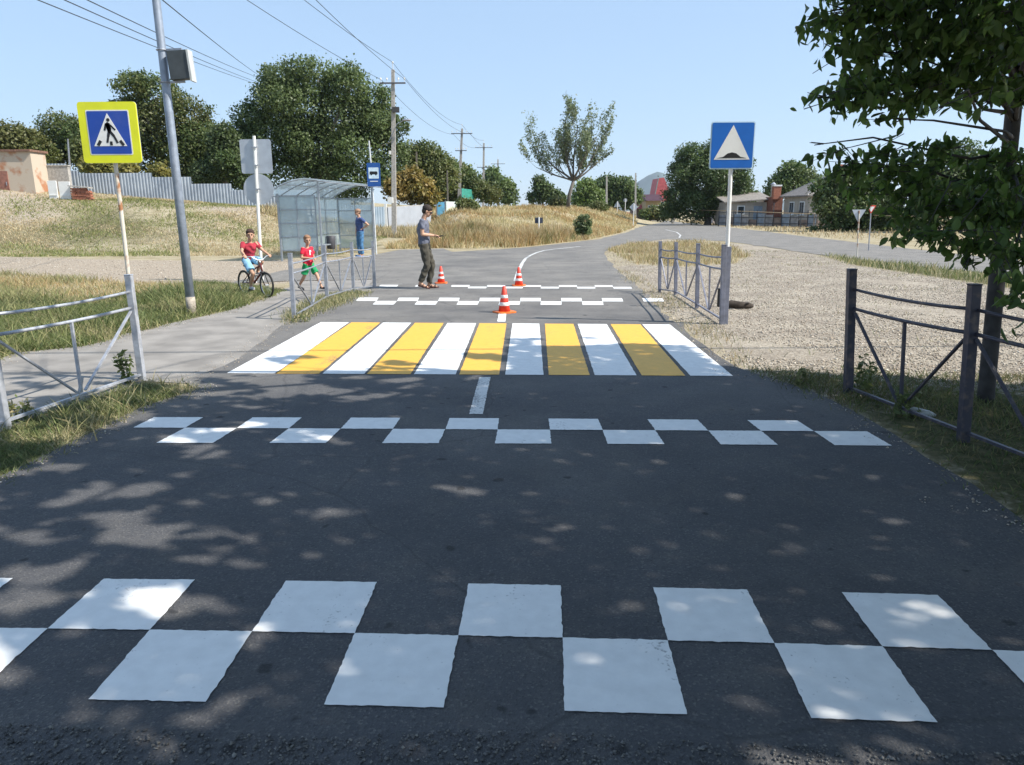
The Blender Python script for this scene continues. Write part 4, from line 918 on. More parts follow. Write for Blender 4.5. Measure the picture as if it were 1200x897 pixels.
# bicycle (x forward along the bicycle)
def make_bicycle(label, loc, rz):
    t = thing('bicycle', label, 'bicycle', loc, rz); WB = .86; r = .225; Y0 = 0
    blk = mat('bike_black', (.02, .02, .022), .4); frm = mat('dark_red_bike_paint', (.14, .035, .03), .35, .1, .15, 8); chrome = mat('bright_steel', (.6, .6, .6), .3, .8)
    for x, nm in ((-WB / 2, 'rear_wheel'), (WB / 2, 'front_wheel')):
        c = Vector((x, 0, r)); f = MB(); f.torus(c, r - .012, .006, (0, 1, 0), 40, 6); f.torus(c, r - .022, .004, (0, 1, 0), 40, 6); f.tube([c - Vector((0, .035, 0)), c + Vector((0, .035, 0))], .016, 12)
        w = f.build(nm, chrome, t); f = MB(); f.torus(c, r + .006, .020, (0, 1, 0), 48, 10); f.build('tyre', rub_m, w, smooth=True)
        f = MB()
        for i in range(20):
            a = 2 * PI * i / 20; a2 = a + (.35 if i % 2 else -.35); yo = .028 * (1 if i % 2 else -1)
            f.tube([c + Vector((.014 * math.cos(a2), yo, .014 * math.sin(a2))), c + Vector(((r - .02) * math.cos(a), 0, (r - .02) * math.sin(a)))], .0012, 4)
        f.build('spoke', chrome, w)
    bb = Vector((-.05, 0, .24)); st = Vector((-.17, 0, .52)); hd_ = Vector((.27, 0, .60)); hb = Vector((.30, 0, .48)); ra = Vector((-WB / 2, 0, r)); fa = Vector((WB / 2, 0, r))
    f = MB()
    for a, b, rr in ((bb, st, .015), (st - Vector((-.01, 0, .05)), hd_, .016), (bb, hb, .02), (hd_ + Vector((-.01, 0, .04)), hb, .02)): f.tube([a, b], rr, 10)
    for y in (-.045, .045): f.tube([bb, ra + Vector((0, y, 0))], .009, 8); f.tube([st - Vector((-.02, 0, .06)), ra + Vector((0, y, 0))], .008, 8)
    f.build('frame', frm, t, smooth=True)
    f = MB(); f.tube([hb, hb + Vector((.02, 0, -.03))], .018, 8)
    for y in (-.045, .045): f.tube([hb + Vector((.01, y, -.01)), hb + Vector((.05, y, -.12)), fa + Vector((0, y, 0))], [.013, .013, .009], 8)
    f.bar(hb + Vector((.01, -.055, -.01)), hb + Vector((.01, .055, -.01)), .022); f.build('fork', blk, t, smooth=True)
    f = MB(); f.tube([hd_ + Vector((-.01, 0, .03)), hd_ + Vector((-.03, 0, .10))], .013, 8); f.tube([hd_ + Vector((-.12, -.27, .17)), hd_ + Vector((-.05, -.16, .17)), hd_ + Vector((-.02, -.05, .10)), hd_ + Vector((-.02, .05, .10)), hd_ + Vector((-.05, .16, .17)), hd_ + Vector((-.12, .27, .17))], .011, 8)
    h_ = f.build('handlebar', chrome, t, smooth=True)
    for y in (-1, 1): f = MB(); f.tube([hd_ + Vector((-.135, y * .30, .17)), hd_ + Vector((-.095, y * .21, .17))], .016, 10); f.build('grip', rub_m, h_)
    f = MB(); f.tube([st, st + Vector((-.02, 0, .05))], .012, 8); f.add(*(lambda P_: ([Vector(p) for p in P_], [(0, 1, 2, 3), (7, 6, 5, 4), (0, 4, 5, 1), (1, 5, 6, 2), (2, 6, 7, 3), (3, 7, 4, 0)]))([(-.31, -.07, .585), (-.06, -.018, .575), (-.06, .018, .575), (-.31, .07, .585), (-.30, -.055, .55), (-.08, -.012, .555), (-.08, .012, .555), (-.30, .055, .55)]))
    f.build('saddle', blk, t, bevel=.008)
    f = MB(); f.torus(bb + Vector((0, -.045, 0)), .06, .005, (0, 1, 0), 28, 6); f.lathe([(.02, -.01), (.02, .01)], 12, bb); f.bar(bb + Vector((0, -.055, 0)), bb + Vector((.04, -.06, -.13)), .014); f.bar(bb + Vector((0, .055, 0)), bb + Vector((-.04, .06, .13)), .014); cr = f.build('crank', chrome, t)
    for v in (Vector((.04, -.10, -.13)), Vector((-.04, .10, .13))): f = MB(); f.box(bb + v, (.08, .07, .02)); f.build('pedal', blk, cr)
    f = MB()
    for z in (.055, -.055): f.tube([bb + Vector((0, -.047, z)), ra + Vector((0, -.04, z * .5))], .004, 6)
    f.build('chain', blk, t)
    return t
bl = P(300.5, 346.5); BR_ = math.radians(-42)
make_bicycle('small dark red bicycle ridden by the boy in a red shirt', (bl[0], bl[1], .006), BR_)
J = dict(hip=(-.19, 0, .70), chest=(-.13, 0, .90), neck=(-.08, 0, 1.05), head=(-.04, 0, 1.175), shL=(-.10, .14, 1.01), shR=(-.10, -.14, 1.01), elL=(.03, .21, .86), elR=(-.02, -.22, .86), wrL=(.135, .245, .80), wrR=(.13, -.245, .80),
         hpL=(-.17, .075, .66), hpR=(-.17, -.075, .66), knL=(.13, .10, .66), anL=(-.07, .11, .47), toeL=(.03, .11, .415), knR=(.12, -.10, .44), anR=(-.01, -.10, .20), toeR=(.08, -.10, .145))
person('boy in a dark red T-shirt and light blue shorts riding the small bicycle', (bl[0], bl[1], .006), BR_, J, .76,
    dict(shirt=cloth('dark_red_tshirt', (.36, .03, .05)), legs=cloth('light_blue_shorts', (.22, .42, .58)), shoes=cloth('white_trainers', (.5, .5, .5)), hair=cloth('dark_brown_hair', (.05, .028, .02))), face_yaw=-.5, legs='shorts', vox=.006,
    hands={'L': ((.7, .2, -.4), 1.1), 'R': ((.7, -.2, -.4), 1.1)})

# ================================================================== POLES AND WIRES
insul = mat('white_insulator', (.6, .6, .58), .3)
def upole(label, px, base_y, D, top_py, lean_px=0, arms=((.35, .75),), brace=False, w=.12, m_=None, extra=None):
    b = G(px, D); tp = Q(px + lean_px, top_py, D); h = tp.z - b.z; dx = tp.x - b.x
    t = thing('utility_pole', label, 'utility pole', b, 0, 'utility poles')
    f = MB(); f.add([Vector((x * s_ + o, y * s_, z)) for z, s_, o in ((-.5, w, 0), (h, w * .62, dx)) for x, y in ((-1, -.8), (1, -.8), (1, .8), (-1, .8))], [(3, 2, 1, 0), (4, 5, 6, 7)] + [(i, (i + 1) % 4, 4 + (i + 1) % 4, 4 + i) for i in range(4)])
    f.build('pole', m_ or conc, t)
    if arms: f = MB(); f.tube([(dx, 0, h - .1), (dx, 0, h + .35)], .02, 6); f.ball((dx, 0, h + .4), .06, 8, 6); f.build('top_pin', insul, t)
    for off, L in arms:
        z = h - off; xx = dx * z / h; f = MB(); f.bar((xx - L, -.14, z), (xx + L, -.14, z), .08); a = f.build('crossarm', mat('dark_steel_arm', (.09, .09, .1), .6), t)
        for x in (-L * .92, -L * .45, L * .45, L * .92):
            f = MB(); f.tube([(xx + x, -.14, z + .03), (xx + x, -.14, z + .2)], .012, 6); f.lathe([(.03, 0), (.05, .04), (.035, .08), (.045, .11), (.02, .14)], 10, (xx + x, -.14, z + .17)); f.build('insulator', insul, a)
    if brace: f = MB(); f.tube([(dx * .9, 0, h * .92), (2.4, 0, -.4)], .1, 8); f.build('brace', m_ or conc, t)
    return t, b, Vector((b.x + dx, D, b.z + h))
t1, b1, p1 = upole('tall pale concrete pole with a lamp arm, behind the bus stop sign', 460.5, 278, 45.6, 82, 0, ((.75, .75),), w=.15)
f = MB(); f.tube([(0, -.15, 5.6 - 0), (.5, -.3, 6.5), (.95, -.4, 6.7)], .025, 8); f.build('lamp_arm', galv, t1); f = MB(); f.ball((1.1, -.42, 6.7), (.28, .1, .07)); f.build('lamp_head', galv, t1)
f = MB(); f.box((.45, -.2, 7.3), (.4, .2, .3)); f.bar((0, -.1, 7.3), (.3, -.2, 7.3), .05); f.build('dark_bracket', mat('dark_bracket', (.05, .05, .05), .6), t1)
f = MB(); f.box((-.08, -.24, 2.15), (.32, .16, .34)); f.build('meter_box', white_m, t1, bevel=.01); f = MB(); f.box((0, -.2, 4.9), (.12, .1, .2)); f.build('meter_box', white_m, t1)
t2, b2, p2 = upole('second tall concrete pole, standing on the left edge of the weedy mound', 537, 240, 80, 151, 4.5, ((.5, 1.1), (2.2, .6)), w=.17)
t3, b3, p3 = upole('third tall pole from the camera, with two dark crossarms', 566, 236, 105, 168, 1, ((.6, 1.2), (3.2, .9)), w=.18)
t4, b4, p4 = upole('fourth tall pole, slim and dark, between the third pole and the leaning one', 583.5, 232, 140, 187, 0, ((.8, 1.3), (3.5, 1.0)), w=.2)
upole('short dark pole with a slanting strut, farthest on the mound', 594, 230, 150, 210, 0, ((.6, .5),), True, w=.22)
upole('thin wooden pole among the trees, left of the second pole', 489, 250, 68, 178, -1, (), w=.1, m_=bark_g)
upole('thin grey pole by the blue gate', 525, 245, 66, 200, -1, (), w=.08, m_=bark_g)
upole('pole in front of the far trees, left of the far road signs', 711, 258, 110, 207, 0, (), w=.17)
upole('pole with a dark top beside the red roofs', 745, 262, 112, 203, 0, (), w=.15)
upole('pale pole leaning right in front of the big round tree', 788.5, 262, 92, 199, 7, (), w=.17)
upole('short rusty pole on the slope behind the crossing sign', 86.5, 222, 46, 163, -7, (), w=.05, m_=galv)
wire_m = mat('black_cable', (.045, .05, .06), .6)
def wire(label, a, b, sag=.6, r=.012):
    a, b = Vector(a), Vector(b); f = MB(); f.tube([a.lerp(b, u) - Vector((0, 0, sag * 4 * u * (1 - u))) for u in np.linspace(0, 1, 25)], r, 5); o = f.build('overhead_wire', wire_m); tag(o, label, 'wire', 'overhead wires'); return o
LW = 'dark cable among those running from the top left corner down to the big tree'
for sx, sy, ex, ey in ((75, 0, 302, 99), (103, 0, 303, 97), (128, 0, 305, 92), (205, 0, 306, 90)):
    a = Q(sx, sy, 19); e = Q(ex, ey, 60); o = a + (a - e) * .8
    wire(LW, (o.x, o.y, o.z), e, .25, .013)
for k, (x, z, lab) in enumerate(((-.7, -.55, 'faint wire from above the street to the tall pole crossarm, left end'), (.0, .4, 'faint wire from above the street to the top pin of the tall concrete pole'), (.7, -.55, 'faint wire from above the street to the tall pole crossarm, right end'))):
    wire(lab, (-11 + x + k * 1.3, -2, 10.2), p1 + Vector((x, -.14, z)), .8, .012)
    wire(['faint wire between the first two tall poles, left strand', 'faint wire between the first two tall poles, top strand', 'faint wire between the first two tall poles, right strand'][k], p1 + Vector((x, 0, z)), p2 + Vector((x * 1.3, 0, z)), .7, .012)
    wire(['faint wire between the second and third poles, left strand', 'faint wire between the second and third poles, top strand', 'faint wire between the second and third poles, right strand'][k], p2 + Vector((x * 1.3, 0, z)), p3 + Vector((x * 1.3, 0, z)), .5, .014)

wire('thick black cable crossing the street overhead just in front of the crosswalk', (-9, 6.9, 6.2), (14, 7.0, 6.4), .3, .022)

# ================================================================== TREES
def blob_tree(name, label, cat, base, blobs, nleaf, size, cols, trunk_r=.2, group=None, bm_=None, limbs=True, elong=1.5, sub=3, fold=False, material=None, trunk_h=None, shell=.6):
    base = Vector(base); t = thing(name, label, cat, base, 0, group)
    cs, rs = [], []
    for (x, y, z, r) in blobs:
        cs.append((x, y, z)); rs.append((r, r, r * .85))
        for _ in range(sub):                               # smaller lobes breaking up the outline
            d = rng.normal(size=3); d /= np.linalg.norm(d); d[2] = abs(d[2]) * .8 if rng.random() < .65 else d[2]
            q = r * rng.uniform(.25, .6); cs.append((x + d[0] * r * .85, y + d[1] * r * .85, z + d[2] * r * .75)); rs.append((q, q, q * .85))
    cs, rs = np.array(cs) - np.array(base), np.array(rs); w = rs[:, 0] ** 2.1; idx = rng.choice(len(cs), nleaf, p=w / w.sum())
    d = rng.normal(size=(nleaf, 3)); d /= np.linalg.norm(d, axis=1)[:, None]; rad = (shell + (1.08 - shell) * rng.random(nleaf)) * np.where(rng.random(nleaf) < .07, rng.uniform(1.05, 1.35, nleaf), 1)
    # twig tufts: leaves gather in small clusters with holes between
    p = cs[idx] + d * rs[idx] * rad[:, None]
    keep = (np.sin(p[:, 0] * 5.1 / max(.5, rs[:, 0].max() * .5) + idx) * np.sin(p[:, 1] * 4.3 / max(.5, rs[:, 0].max() * .5) + idx * 2) * np.sin(p[:, 2] * 4.7 / max(.5, rs[:, 0].max() * .5) + idx * 3)) > -.28
    p = p[keep] + rng.normal(size=(keep.sum(), 3)) * size * .8; n = len(p)
    tint = palette(cols, len(cs))[idx[keep]]; col = tint * .55 + palette(cols, n) * .45
    V, F, cc = leaves(p, size, col, elong, .3, fold, nrm=d[keep] * .7 + np.array([0, 0, .6]))
    raw('crown', V, F, material or leaf_m, cc, t)
    f = MB(); main = sorted(range(0, len(cs), sub + 1), key=lambda i: -rs[i][0]); cen = np.average(cs[::sub + 1], axis=0, weights=rs[::sub + 1, 0])
    th = trunk_h if trunk_h else max(.4, cs[:, 2].min() * .6 + .3); fork = Vector((cen[0] * .25, cen[1] * .25, th))
    top = Vector((cen[0] * .7, cen[1] * .7, max(cen[2], th + .3)))
    f.tube([(0, 0, -.4), (0, 0, .15), fork * .5 + Vector((.04, 0, 0)), fork, fork.lerp(top, .5) + Vector((.1 * trunk_r, 0, 0)), top], [trunk_r * 1.35, trunk_r * 1.05, trunk_r * .9, trunk_r * .8, trunk_r * .5, trunk_r * .2], 9)
    if limbs:
        for i in main[:12]:
            c = Vector(cs[i]); a = fork.lerp(top, random.uniform(0, .7)); mid_ = a.lerp(c, .5) + Vector((random.uniform(-.1, .1), random.uniform(-.1, .1), .08)) * (c - a).length
            f.tube([a, mid_, c], [trunk_r * .45, trunk_r * .28, trunk_r * .1], 6)
            for _ in range(3):
                e = c + Vector(rng.normal(size=3)) * rs[i][0] * .5; f.tube([mid_.lerp(c, .6), e], [trunk_r * .14, trunk_r * .04], 5)
    f.build('trunk', bm_ or bark_g, t, smooth=True); return t
def BL(specs, D):                                          # (px, py, rpx, depth offset) -> blobs at their distance
    out = []
    for sp in specs:
        px, py, r = sp[:3]; dd = sp[3] if len(sp) > 3 else 0; q = Q(px, py, D + dd); out.append((q.x, q.y, q.z, r * (D + dd) / FPX))
    return out
OL = [(.10, .12, .035), (.14, .15, .05), (.08, .10, .03), (.17, .16, .06)]
DG = [(.06, .10, .035), (.09, .135, .045), (.12, .16, .06), (.07, .095, .04)]
MG = [(.09, .135, .045), (.125, .17, .06), (.16, .20, .08), (.08, .115, .045)]
GOLD = [(.28, .2, .06), (.2, .17, .05), (.12, .14, .04), (.33, .24, .09)]
OLV = [(.15, .19, .10), (.20, .24, .14), (.25, .28, .18), (.13, .17, .08)]
FG = 'trees beyond the metal fence'
blob_tree('leafy_tree', 'low olive green tree at the left edge above the whitewashed shed', 'tree', G(15, 62), BL([(5, 165, 24), (28, 170, 22), (-25, 160, 26), (50, 180, 16)], 62), 17000, .17, OL, .22, FG)
blob_tree('leafy_tree', 'bushy tree just left of the yellow bordered sign, taller than its left neighbour', 'tree', G(75, 66), BL([(70, 155, 24), (88, 165, 24), (60, 185, 20), (105, 180, 22)], 66), 20000, .17, OL + DG, .22, FG)
blob_tree('leafy_tree', 'low hedge like tree behind the fence, between the crossing sign and the shed', 'tree', G(112, 60), BL([(100, 180, 16), (122, 172, 16), (140, 180, 16), (110, 195, 14)], 60), 12000, .17, OL + DG, .18, FG)
blob_tree('leafy_tree', 'dark tree filling the dip left of the largest tree', 'tree', G(250, 66), BL([(238, 150, 14), (255, 172, 20), (275, 182, 18), (232, 195, 22), (265, 205, 20), (290, 175, 12)], 66), 17000, .16, DG, .2, FG)
blob_tree('leafy_tree', 'broad dark tree between the crossing sign and the tall steel post', 'tree', G(190, 64), BL([(155, 105, 18), (185, 110, 24), (150, 135, 22), (215, 140, 30), (185, 150, 34), (235, 165, 26), (160, 180, 30), (215, 190, 30), (250, 190, 22)], 64), 42000, .16, DG + OL, .35, FG, sub=5)
blob_tree('leafy_tree', 'low dark tree between the steel post and the big tree', 'tree', G(268, 60), BL([(262, 165, 18), (270, 190, 22), (290, 205, 20), (245, 205, 18)], 60), 18000, .16, DG, .2, FG)
blob_tree('leafy_tree', 'largest tree, a tall dense crown behind the bus shelter and the two sign backs', 'tree', G(372, 63), BL([(335, 95, 26), (372, 92, 26), (318, 115, 24), (295, 138, 20), (410, 103, 26), (438, 118, 20), (350, 130, 40), (400, 140, 38), (440, 150, 24), (320, 165, 34), (370, 175, 40), (425, 180, 36), (300, 190, 26), (345, 205, 32), (400, 215, 32), (462, 150, 16), (468, 178, 13), (448, 135, 16), (452, 200, 22), (285, 150, 13), (290, 175, 16)], 63), 100000, .15, MG + DG + [(.15, .19, .07)], .5, FG, sub=7)
blob_tree('leafy_tree', 'medium green tree right of the tall concrete pole', 'tree', G(500, 74), BL([(484, 180, 14), (503, 178, 13), (490, 192, 18), (512, 192, 18), (480, 205, 18), (502, 215, 24), (522, 208, 17)], 74), 17000, .19, MG + OL, .25, FG)
blob_tree('leafy_tree', 'olive tree filling the gap between the tall concrete pole and the second pole', 'tree', G(515, 84), BL([(512, 200, 15), (532, 202, 14), (548, 212, 13), (505, 222, 15), (530, 222, 16), (562, 222, 12), (575, 228, 12)], 84), 14000, .2, OL + MG, .25, FG)
blob_tree('leafy_tree', 'smaller grey green tree around the second tall pole', 'tree', G(540, 95), BL([(530, 205, 13), (545, 208, 14), (556, 218, 13), (535, 225, 14), (522, 230, 12)], 95), 7000, .3, MG, .22, FG)
blob_tree('leafy_tree', 'farthest rounded tree of the left row, right of the third pole', 'tree', G(585, 120), BL([(576, 212, 12), (588, 220, 13), (572, 228, 12), (598, 232, 9)], 120), 6000, .34, MG, .25, FG)
blob_tree('golden_bush', 'bush with yellowing brown leaves right of the tall concrete pole', 'bush', G(478, 60), BL([(472, 222, 16), (490, 225, 16), (480, 208, 11), (505, 232, 10)], 60), 7000, .2, GOLD, .1, trunk_h=.5)
blob_tree('golden_bush', 'yellow green bush behind the tin fence under the broad dark tree', 'bush', G(130, 56), BL([(110, 195, 13), (130, 198, 12), (150, 200, 10), (185, 205, 10)], 56), 5000, .2, [(.2, .2, .06), (.3, .26, .08), (.14, .15, .05)], .1, trunk_h=.5)
blob_tree('leafy_tree', 'pointed dark tree left of the slender tree', 'tree', G(634, 120), BL([(632, 212, 7), (636, 222, 9), (645, 230, 9), (628, 232, 8), (655, 234, 8)], 120), 5000, .3, DG, .2)
blob_tree('leafy_tree', 'light green willow like tree behind the slender tree', 'tree', G(690, 115), BL([(684, 222, 11), (695, 230, 11), (680, 236, 10), (700, 240, 8)], 115), 6000, .3, [(.15, .22, .06), (.2, .27, .09), (.12, .17, .05)], .2)
blob_tree('leafy_tree', 'dark round topped tree right of the willow like tree', 'tree', G(712, 125), BL([(705, 222, 11), (714, 215, 10), (712, 235, 13)], 125), 6000, .33, DG, .25)
blob_tree('leafy_tree', 'dark tree above the round far sign', 'tree', G(732, 125), BL([(732, 218, 12), (728, 232, 13), (742, 232, 10)], 125), 6000, .33, DG + MG, .25)
blob_tree('leafy_tree', 'low green hedge like tree before the house with red roofs', 'bush', G(762, 105), BL([(757, 252, 6), (766, 250, 7), (776, 251, 7), (783, 246, 8)], 105), 5000, .25, OL + MG, .15)
blob_tree('leafy_tree', 'big round dark tree left of the speed bump sign', 'tree', G(830, 84), BL([(815, 190, 20), (840, 186, 20), (862, 195, 16), (800, 205, 18), (828, 212, 28), (860, 215, 22), (795, 230, 18), (815, 242, 22), (848, 240, 22), (872, 232, 14), (786, 250, 10)], 84), 60000, .17, DG, .4, sub=6)
blob_tree('leafy_tree', 'round green tree rising behind the house with the grey roof', 'tree', G(928, 100), BL([(925, 205, 15), (942, 206, 13), (912, 215, 12), (950, 216, 12), (928, 218, 18), (905, 228, 10)], 100), 12000, .26, MG + DG, .3)
blob_tree('leafy_tree', 'spreading bush tree covering the right end of the house', 'tree', G(985, 56), BL([(965, 222, 12), (985, 216, 16), (1010, 222, 18), (970, 240, 16), (1000, 245, 24), (1030, 245, 20), (978, 262, 15), (1010, 265, 18), (1045, 262, 18), (955, 272, 8)], 56), 22000, .17, MG + DG, .2, sub=4)
blob_tree('leafy_tree', 'tree with a sunlit top beyond the near trunk', 'tree', G(1130, 52), BL([(1130, 180, 18), (1110, 195, 20), (1150, 200, 22), (1085, 215, 20), (1120, 225, 26), (1165, 230, 26), (1090, 250, 22), (1140, 262, 24), (1070, 268, 14), (1185, 265, 22)], 52), 20000, .17, DG + MG, .25, sub=4)
blob_tree('leafy_tree', 'dense dark tree at the right edge beyond the gravel', 'tree', G(1240, 50), BL([(1215, 200, 26), (1250, 190, 30), (1220, 240, 26), (1255, 250, 30), (1290, 215, 30)], 50), 14000, .18, DG, .3)
blob_tree('green_shrub', 'small upright green shrub at the edge of the weedy mound', 'bush', G(684, 43), BL([(680, 270, 5), (688, 270, 5), (676, 262, 3), (691, 262, 3), (684, 264, 5), (682, 256, 3), (688, 255, 2), (677, 256, 1.6)], 43), 2600, .07, OLV + MG, .03, trunk_h=.2, elong=4, shell=.1, sub=5)
for px, D, r, lab in ((652, 75, 8, 'dry grey shrub beneath the pointed dark tree'), (700, 85, 6, 'low shrub at the foot of the willow like tree'), (545, 62, 7, 'dark weedy shrub at the foot of the second tall pole')):
    g0 = G(px, D); q = Q(px, HZ, D)
    blob_tree('green_shrub', lab, 'bush', g0, [(g0.x, D, g0.z + .5, r * D / FPX), (g0.x + .7, D, g0.z + .4, r * .7 * D / FPX)], 2500, .15, OL + MG, .04, trunk_h=.2)

# slender open tree: many rising limbs, leaves strung along the twigs
def open_tree(label, base, D):
    t = thing('slender_tree', label, 'tree', base); f = MB(); tips = []
    def br(p, d, L, r, lvl):
        n = 5; pts = [p]; dd = d.copy()
        for i in range(n):
            dd = (dd + Vector(rng.normal(size=3)) * .09 + Vector((0, 0, .11))).normalized(); pts.append(pts[-1] + dd * L / n)
        f.tube(pts, [r * (1 - .75 * i / n) for i in range(n + 1)], 6)
        if lvl >= 2: tips.extend([(pts[i].lerp(pts[i + 1], random.random())) for i in range(1 if lvl == 2 else 0, n) for _ in range(2 if lvl == 2 else 4)])
        if lvl < 4:
            for i in range(1 if lvl < 2 else 2, n + 1, 1 if lvl < 3 else 2):
                for _ in range(1 if lvl < 2 else 2):
                    a = rng.uniform(0, 2 * PI); sd = Vector((math.cos(a), math.sin(a), .4)); nd = (dd * .8 + sd * .55).normalized()
                    br(pts[i], nd, L * rng.uniform(.40, .58), r * (1 - .75 * i / n) * .62, lvl + 1)
    tr_ = [Vector((0, 0, -.3)), Vector((.15, 0, 1.3)), Vector((.55, 0, 2.7))]; f.tube(tr_, [.24, .19, .15], 9)
    for (dx, dy, dz, L) in ((-.05, .1, 1, 5.0), (.30, -.1, 1, 4.6), (-.45, -.2, 1, 4.5), (-.95, .1, .62, 4.6), (.95, -.1, .6, 4.1), (-1, -.2, .22, 3.9), (1, .2, .25, 3.3), (-.3, .8, .8, 3.6), (.3, -.8, .8, 3.4)):
        br(tr_[2], Vector((dx, dy, dz)).normalized(), L, .11, 1)
    f.build('trunk', mat('dark_slender_bark', (.12, .11, .095), .9), t, smooth=True)
    p = np.array([tuple(v) for v in tips]); p = np.repeat(p, 5, 0) + rng.normal(size=(len(p) * 5, 3)) * .13; 
    if len(p) > 11000: p = p[rng.choice(len(p), 11000, False)]
    V, F, cc = leaves(p, .115, palette(OLV, len(p)), 2.0, .3); raw('crown', V, F, leaf_m, cc, t); return t
b = G(665, 74); open_tree('tall slender tree with an open feathery crown on the mound', b, 74)

# the near tree on the right, its crown hanging over the camera
NB = Vector(tuple(P(1154, 470)))
def near_tree():
    t = thing('broadleaf_tree', 'nearest tree, dark trunk behind the right railing with large leaves overhanging the road', 'tree', NB, 0)
    f = MB(); top = Vector((-.12, .1, 5.2)); sp = [Vector((.02, 0, -.3)), Vector((0, 0, .1)), Vector((-.06, 0, 1.3)), Vector((-.10, .03, 2.6)), Vector((-.12, .06, 3.9)), top]
    f.tube(sp, [.082, .065, .060, .056, .050, .042], 12)
    hang = [  # visible masses: px, py, depth, radius in metres, share
        (975, 12, 4.6, .14, .4), (1010, 25, 4.8, .22, 1.0), (1005, 60, 4.7, .12, .4), (1050, 60, 5.0, .30, 1.7), (1105, 50, 5.2, .36, 2.1), (1160, 65, 5.4, .34, 2.1), (1060, 15, 4.8, .34, 1.8), (1120, 5, 4.8, .36, 1.9), (1185, 15, 4.6, .4, 2.2), (1020, 0, 4.6, .25, .9), (1225, 70, 5, .4, 1.6),
        (958, 112, 4.6, .06, .08), (978, 115, 4.7, .09, .2), (1003, 112, 4.8, .12, .42), (1035, 108, 5.0, .15, .6), (1075, 108, 5.2, .15, .6), (1050, 140, 4.9, .06, .1), (1120, 95, 5.3, .2, .8), (1105, 125, 3.8, .05, .06), (1158, 122, 4.2, .06, .07), (1195, 115, 5.0, .16, .5),
        (955, 170, 5.4, .04, .02), (968, 180, 5.4, .06, .07), (990, 192, 5.4, .11, .25), (980, 208, 5.4, .08, .12), (1030, 180, 5.6, .07, .1), (1022, 200, 5.6, .10, .25), (1090, 178, 5.6, .09, .18), (1062, 196, 5.6, .12, .35), (1005, 222, 5.5, .07, .12), (1062, 225, 5.8, .18, .9), (1100, 215, 5.8, .22, 1.1), (1150, 210, 5.9, .24, 1.3), (1200, 205, 5.6, .26, 1.3),
        (1062, 258, 5.4, .09, .25), (1092, 252, 5.2, .20, 1.0), (1140, 252, 5.2, .22, 1.2), (1190, 255, 5.0, .24, 1.3), (1110, 283, 4.6, .09, .3), (1078, 282, 4.7, .08, .2), (1145, 288, 4.6, .10, .32), (1130, 310, 4.5, .05, .07), (1190, 290, 4.4, .12, .4), (1198, 345, 4.0, .07, .12), (1205, 375, 4.0, .06, .08)]
    cen, rad, wt = [], [], []
    for px, py, D, r, w in hang:
        q = Q(px, py, D) - NB; cen.append(q); rad.append(r); wt.append(w)
    wt = np.array(wt); nv = 4600; idx = rng.choice(len(cen), nv, p=wt / wt.sum()); C_ = np.array([tuple(c) for c in cen]); R_ = np.array(rad)
    nt_ = nv // 8; it = rng.choice(len(cen), nt_, p=wt / wt.sum()); d = rng.normal(size=(nt_, 3)); d /= np.linalg.norm(d, axis=1)[:, None]
    tw = C_[it] + d * (R_[it] * 1.12 * rng.random(nt_) ** .45)[:, None] * np.array([1.15, 1, .9]); td = rng.normal(size=(nt_, 3)) * [1, 1, .35] + [-.6, -.4, -.35]; td /= np.linalg.norm(td, axis=1)[:, None]
    k8 = np.repeat(np.arange(nt_), 9); nv = len(k8); uu = np.tile(np.linspace(-.11, .13, 9), nt_); p = tw[k8] + td[k8] * uu[:, None] + rng.normal(size=(nv, 3)) * .026
    cols = [(.055, .095, .025), (.08, .13, .035), (.045, .075, .025), (.11, .16, .05)]
    V, F, cc = leaves(p, .046, palette(cols, nv), 1.8, 1.3, True); Vs, Fs, Cs = [V], [F], [cc]; twig = (tw, td)
    # unseen overhead canopy, density masked along the sun to shape shade on the road
    def canopy(n, size):
        Gx = rng.uniform(-6.2, 7.0, n); Gy = rng.uniform(-1.5, 9.3, n); Z = 3.6 + 2.6 * rng.random(n); X = Gx + .966 * Z; Y = Gy - .259 * Z
        k = nz(Gx * .8, Gy * 1.25, 8.2, 21) * .34 + nz(Gx * .8, Gy * 1.25, 4.3, 11) * .45 + nz(Gx, Gy, 2.1, 5) * .35 + nz(Gx, Gy, .8, 4) * .25 + rng.normal(size=n) * .10
        th_ = np.where(Gx > .4, -.92, np.where(Gx > -.9, -.58, np.where(Gx > -2.0, -.26, -.06))) + np.where((Gy > 6.1) & (Gx < -.2), .22, 0) - np.where((Gx > -.2) & (Gx < 2.2) & (Gy > 7), .8, 0) - np.where((Gx > 2.6), .3, 0)
        th_ = th_ + np.where((Gx > .6) & (Gx < 3.0) & (Gy < 1.95), .75, 0) + np.where((Gx < -.9) & (Gy < 2.9), .15, 0)
        yl = np.where((Gx > -.05) & (Gx < 2.1), 8.75, np.where(Gx < -.05, 7.2, 7.45 - .28 * (Gx - 2.1))) + nz(Gx, Gy, 3.1, 7) * .12
        soft = (Gy > yl) & (Gx < 1.5) & (Gx > -3) & (Gy < yl + 1.1) & (nz(Gx, Gy, 3.3, 2) > .35)
        ok = (k > th_) & ((Gy < yl) | soft) & (Z > np.minimum(2.15 + .30 * Y, 4.25)) & (Y < 8.2)
        ok &= (X > -.5) & (X < 11.5)
        return np.stack([X, Y, Z], 1)[ok] - np.array(NB)
    p = canopy(115000, .09)
    if len(p) > 72000: p = p[rng.choice(len(p), 72000, False)]
    V, F, cc = leaves(p, .112, palette(cols, len(p)), 1.5, .4, False)
    raw('crown', V, F, leaf_m, cc, t); raw('overhanging_foliage', Vs[0], Fs[0], leafmat('broad_leaves', .5, .42), Cs[0] * 1.3, t)
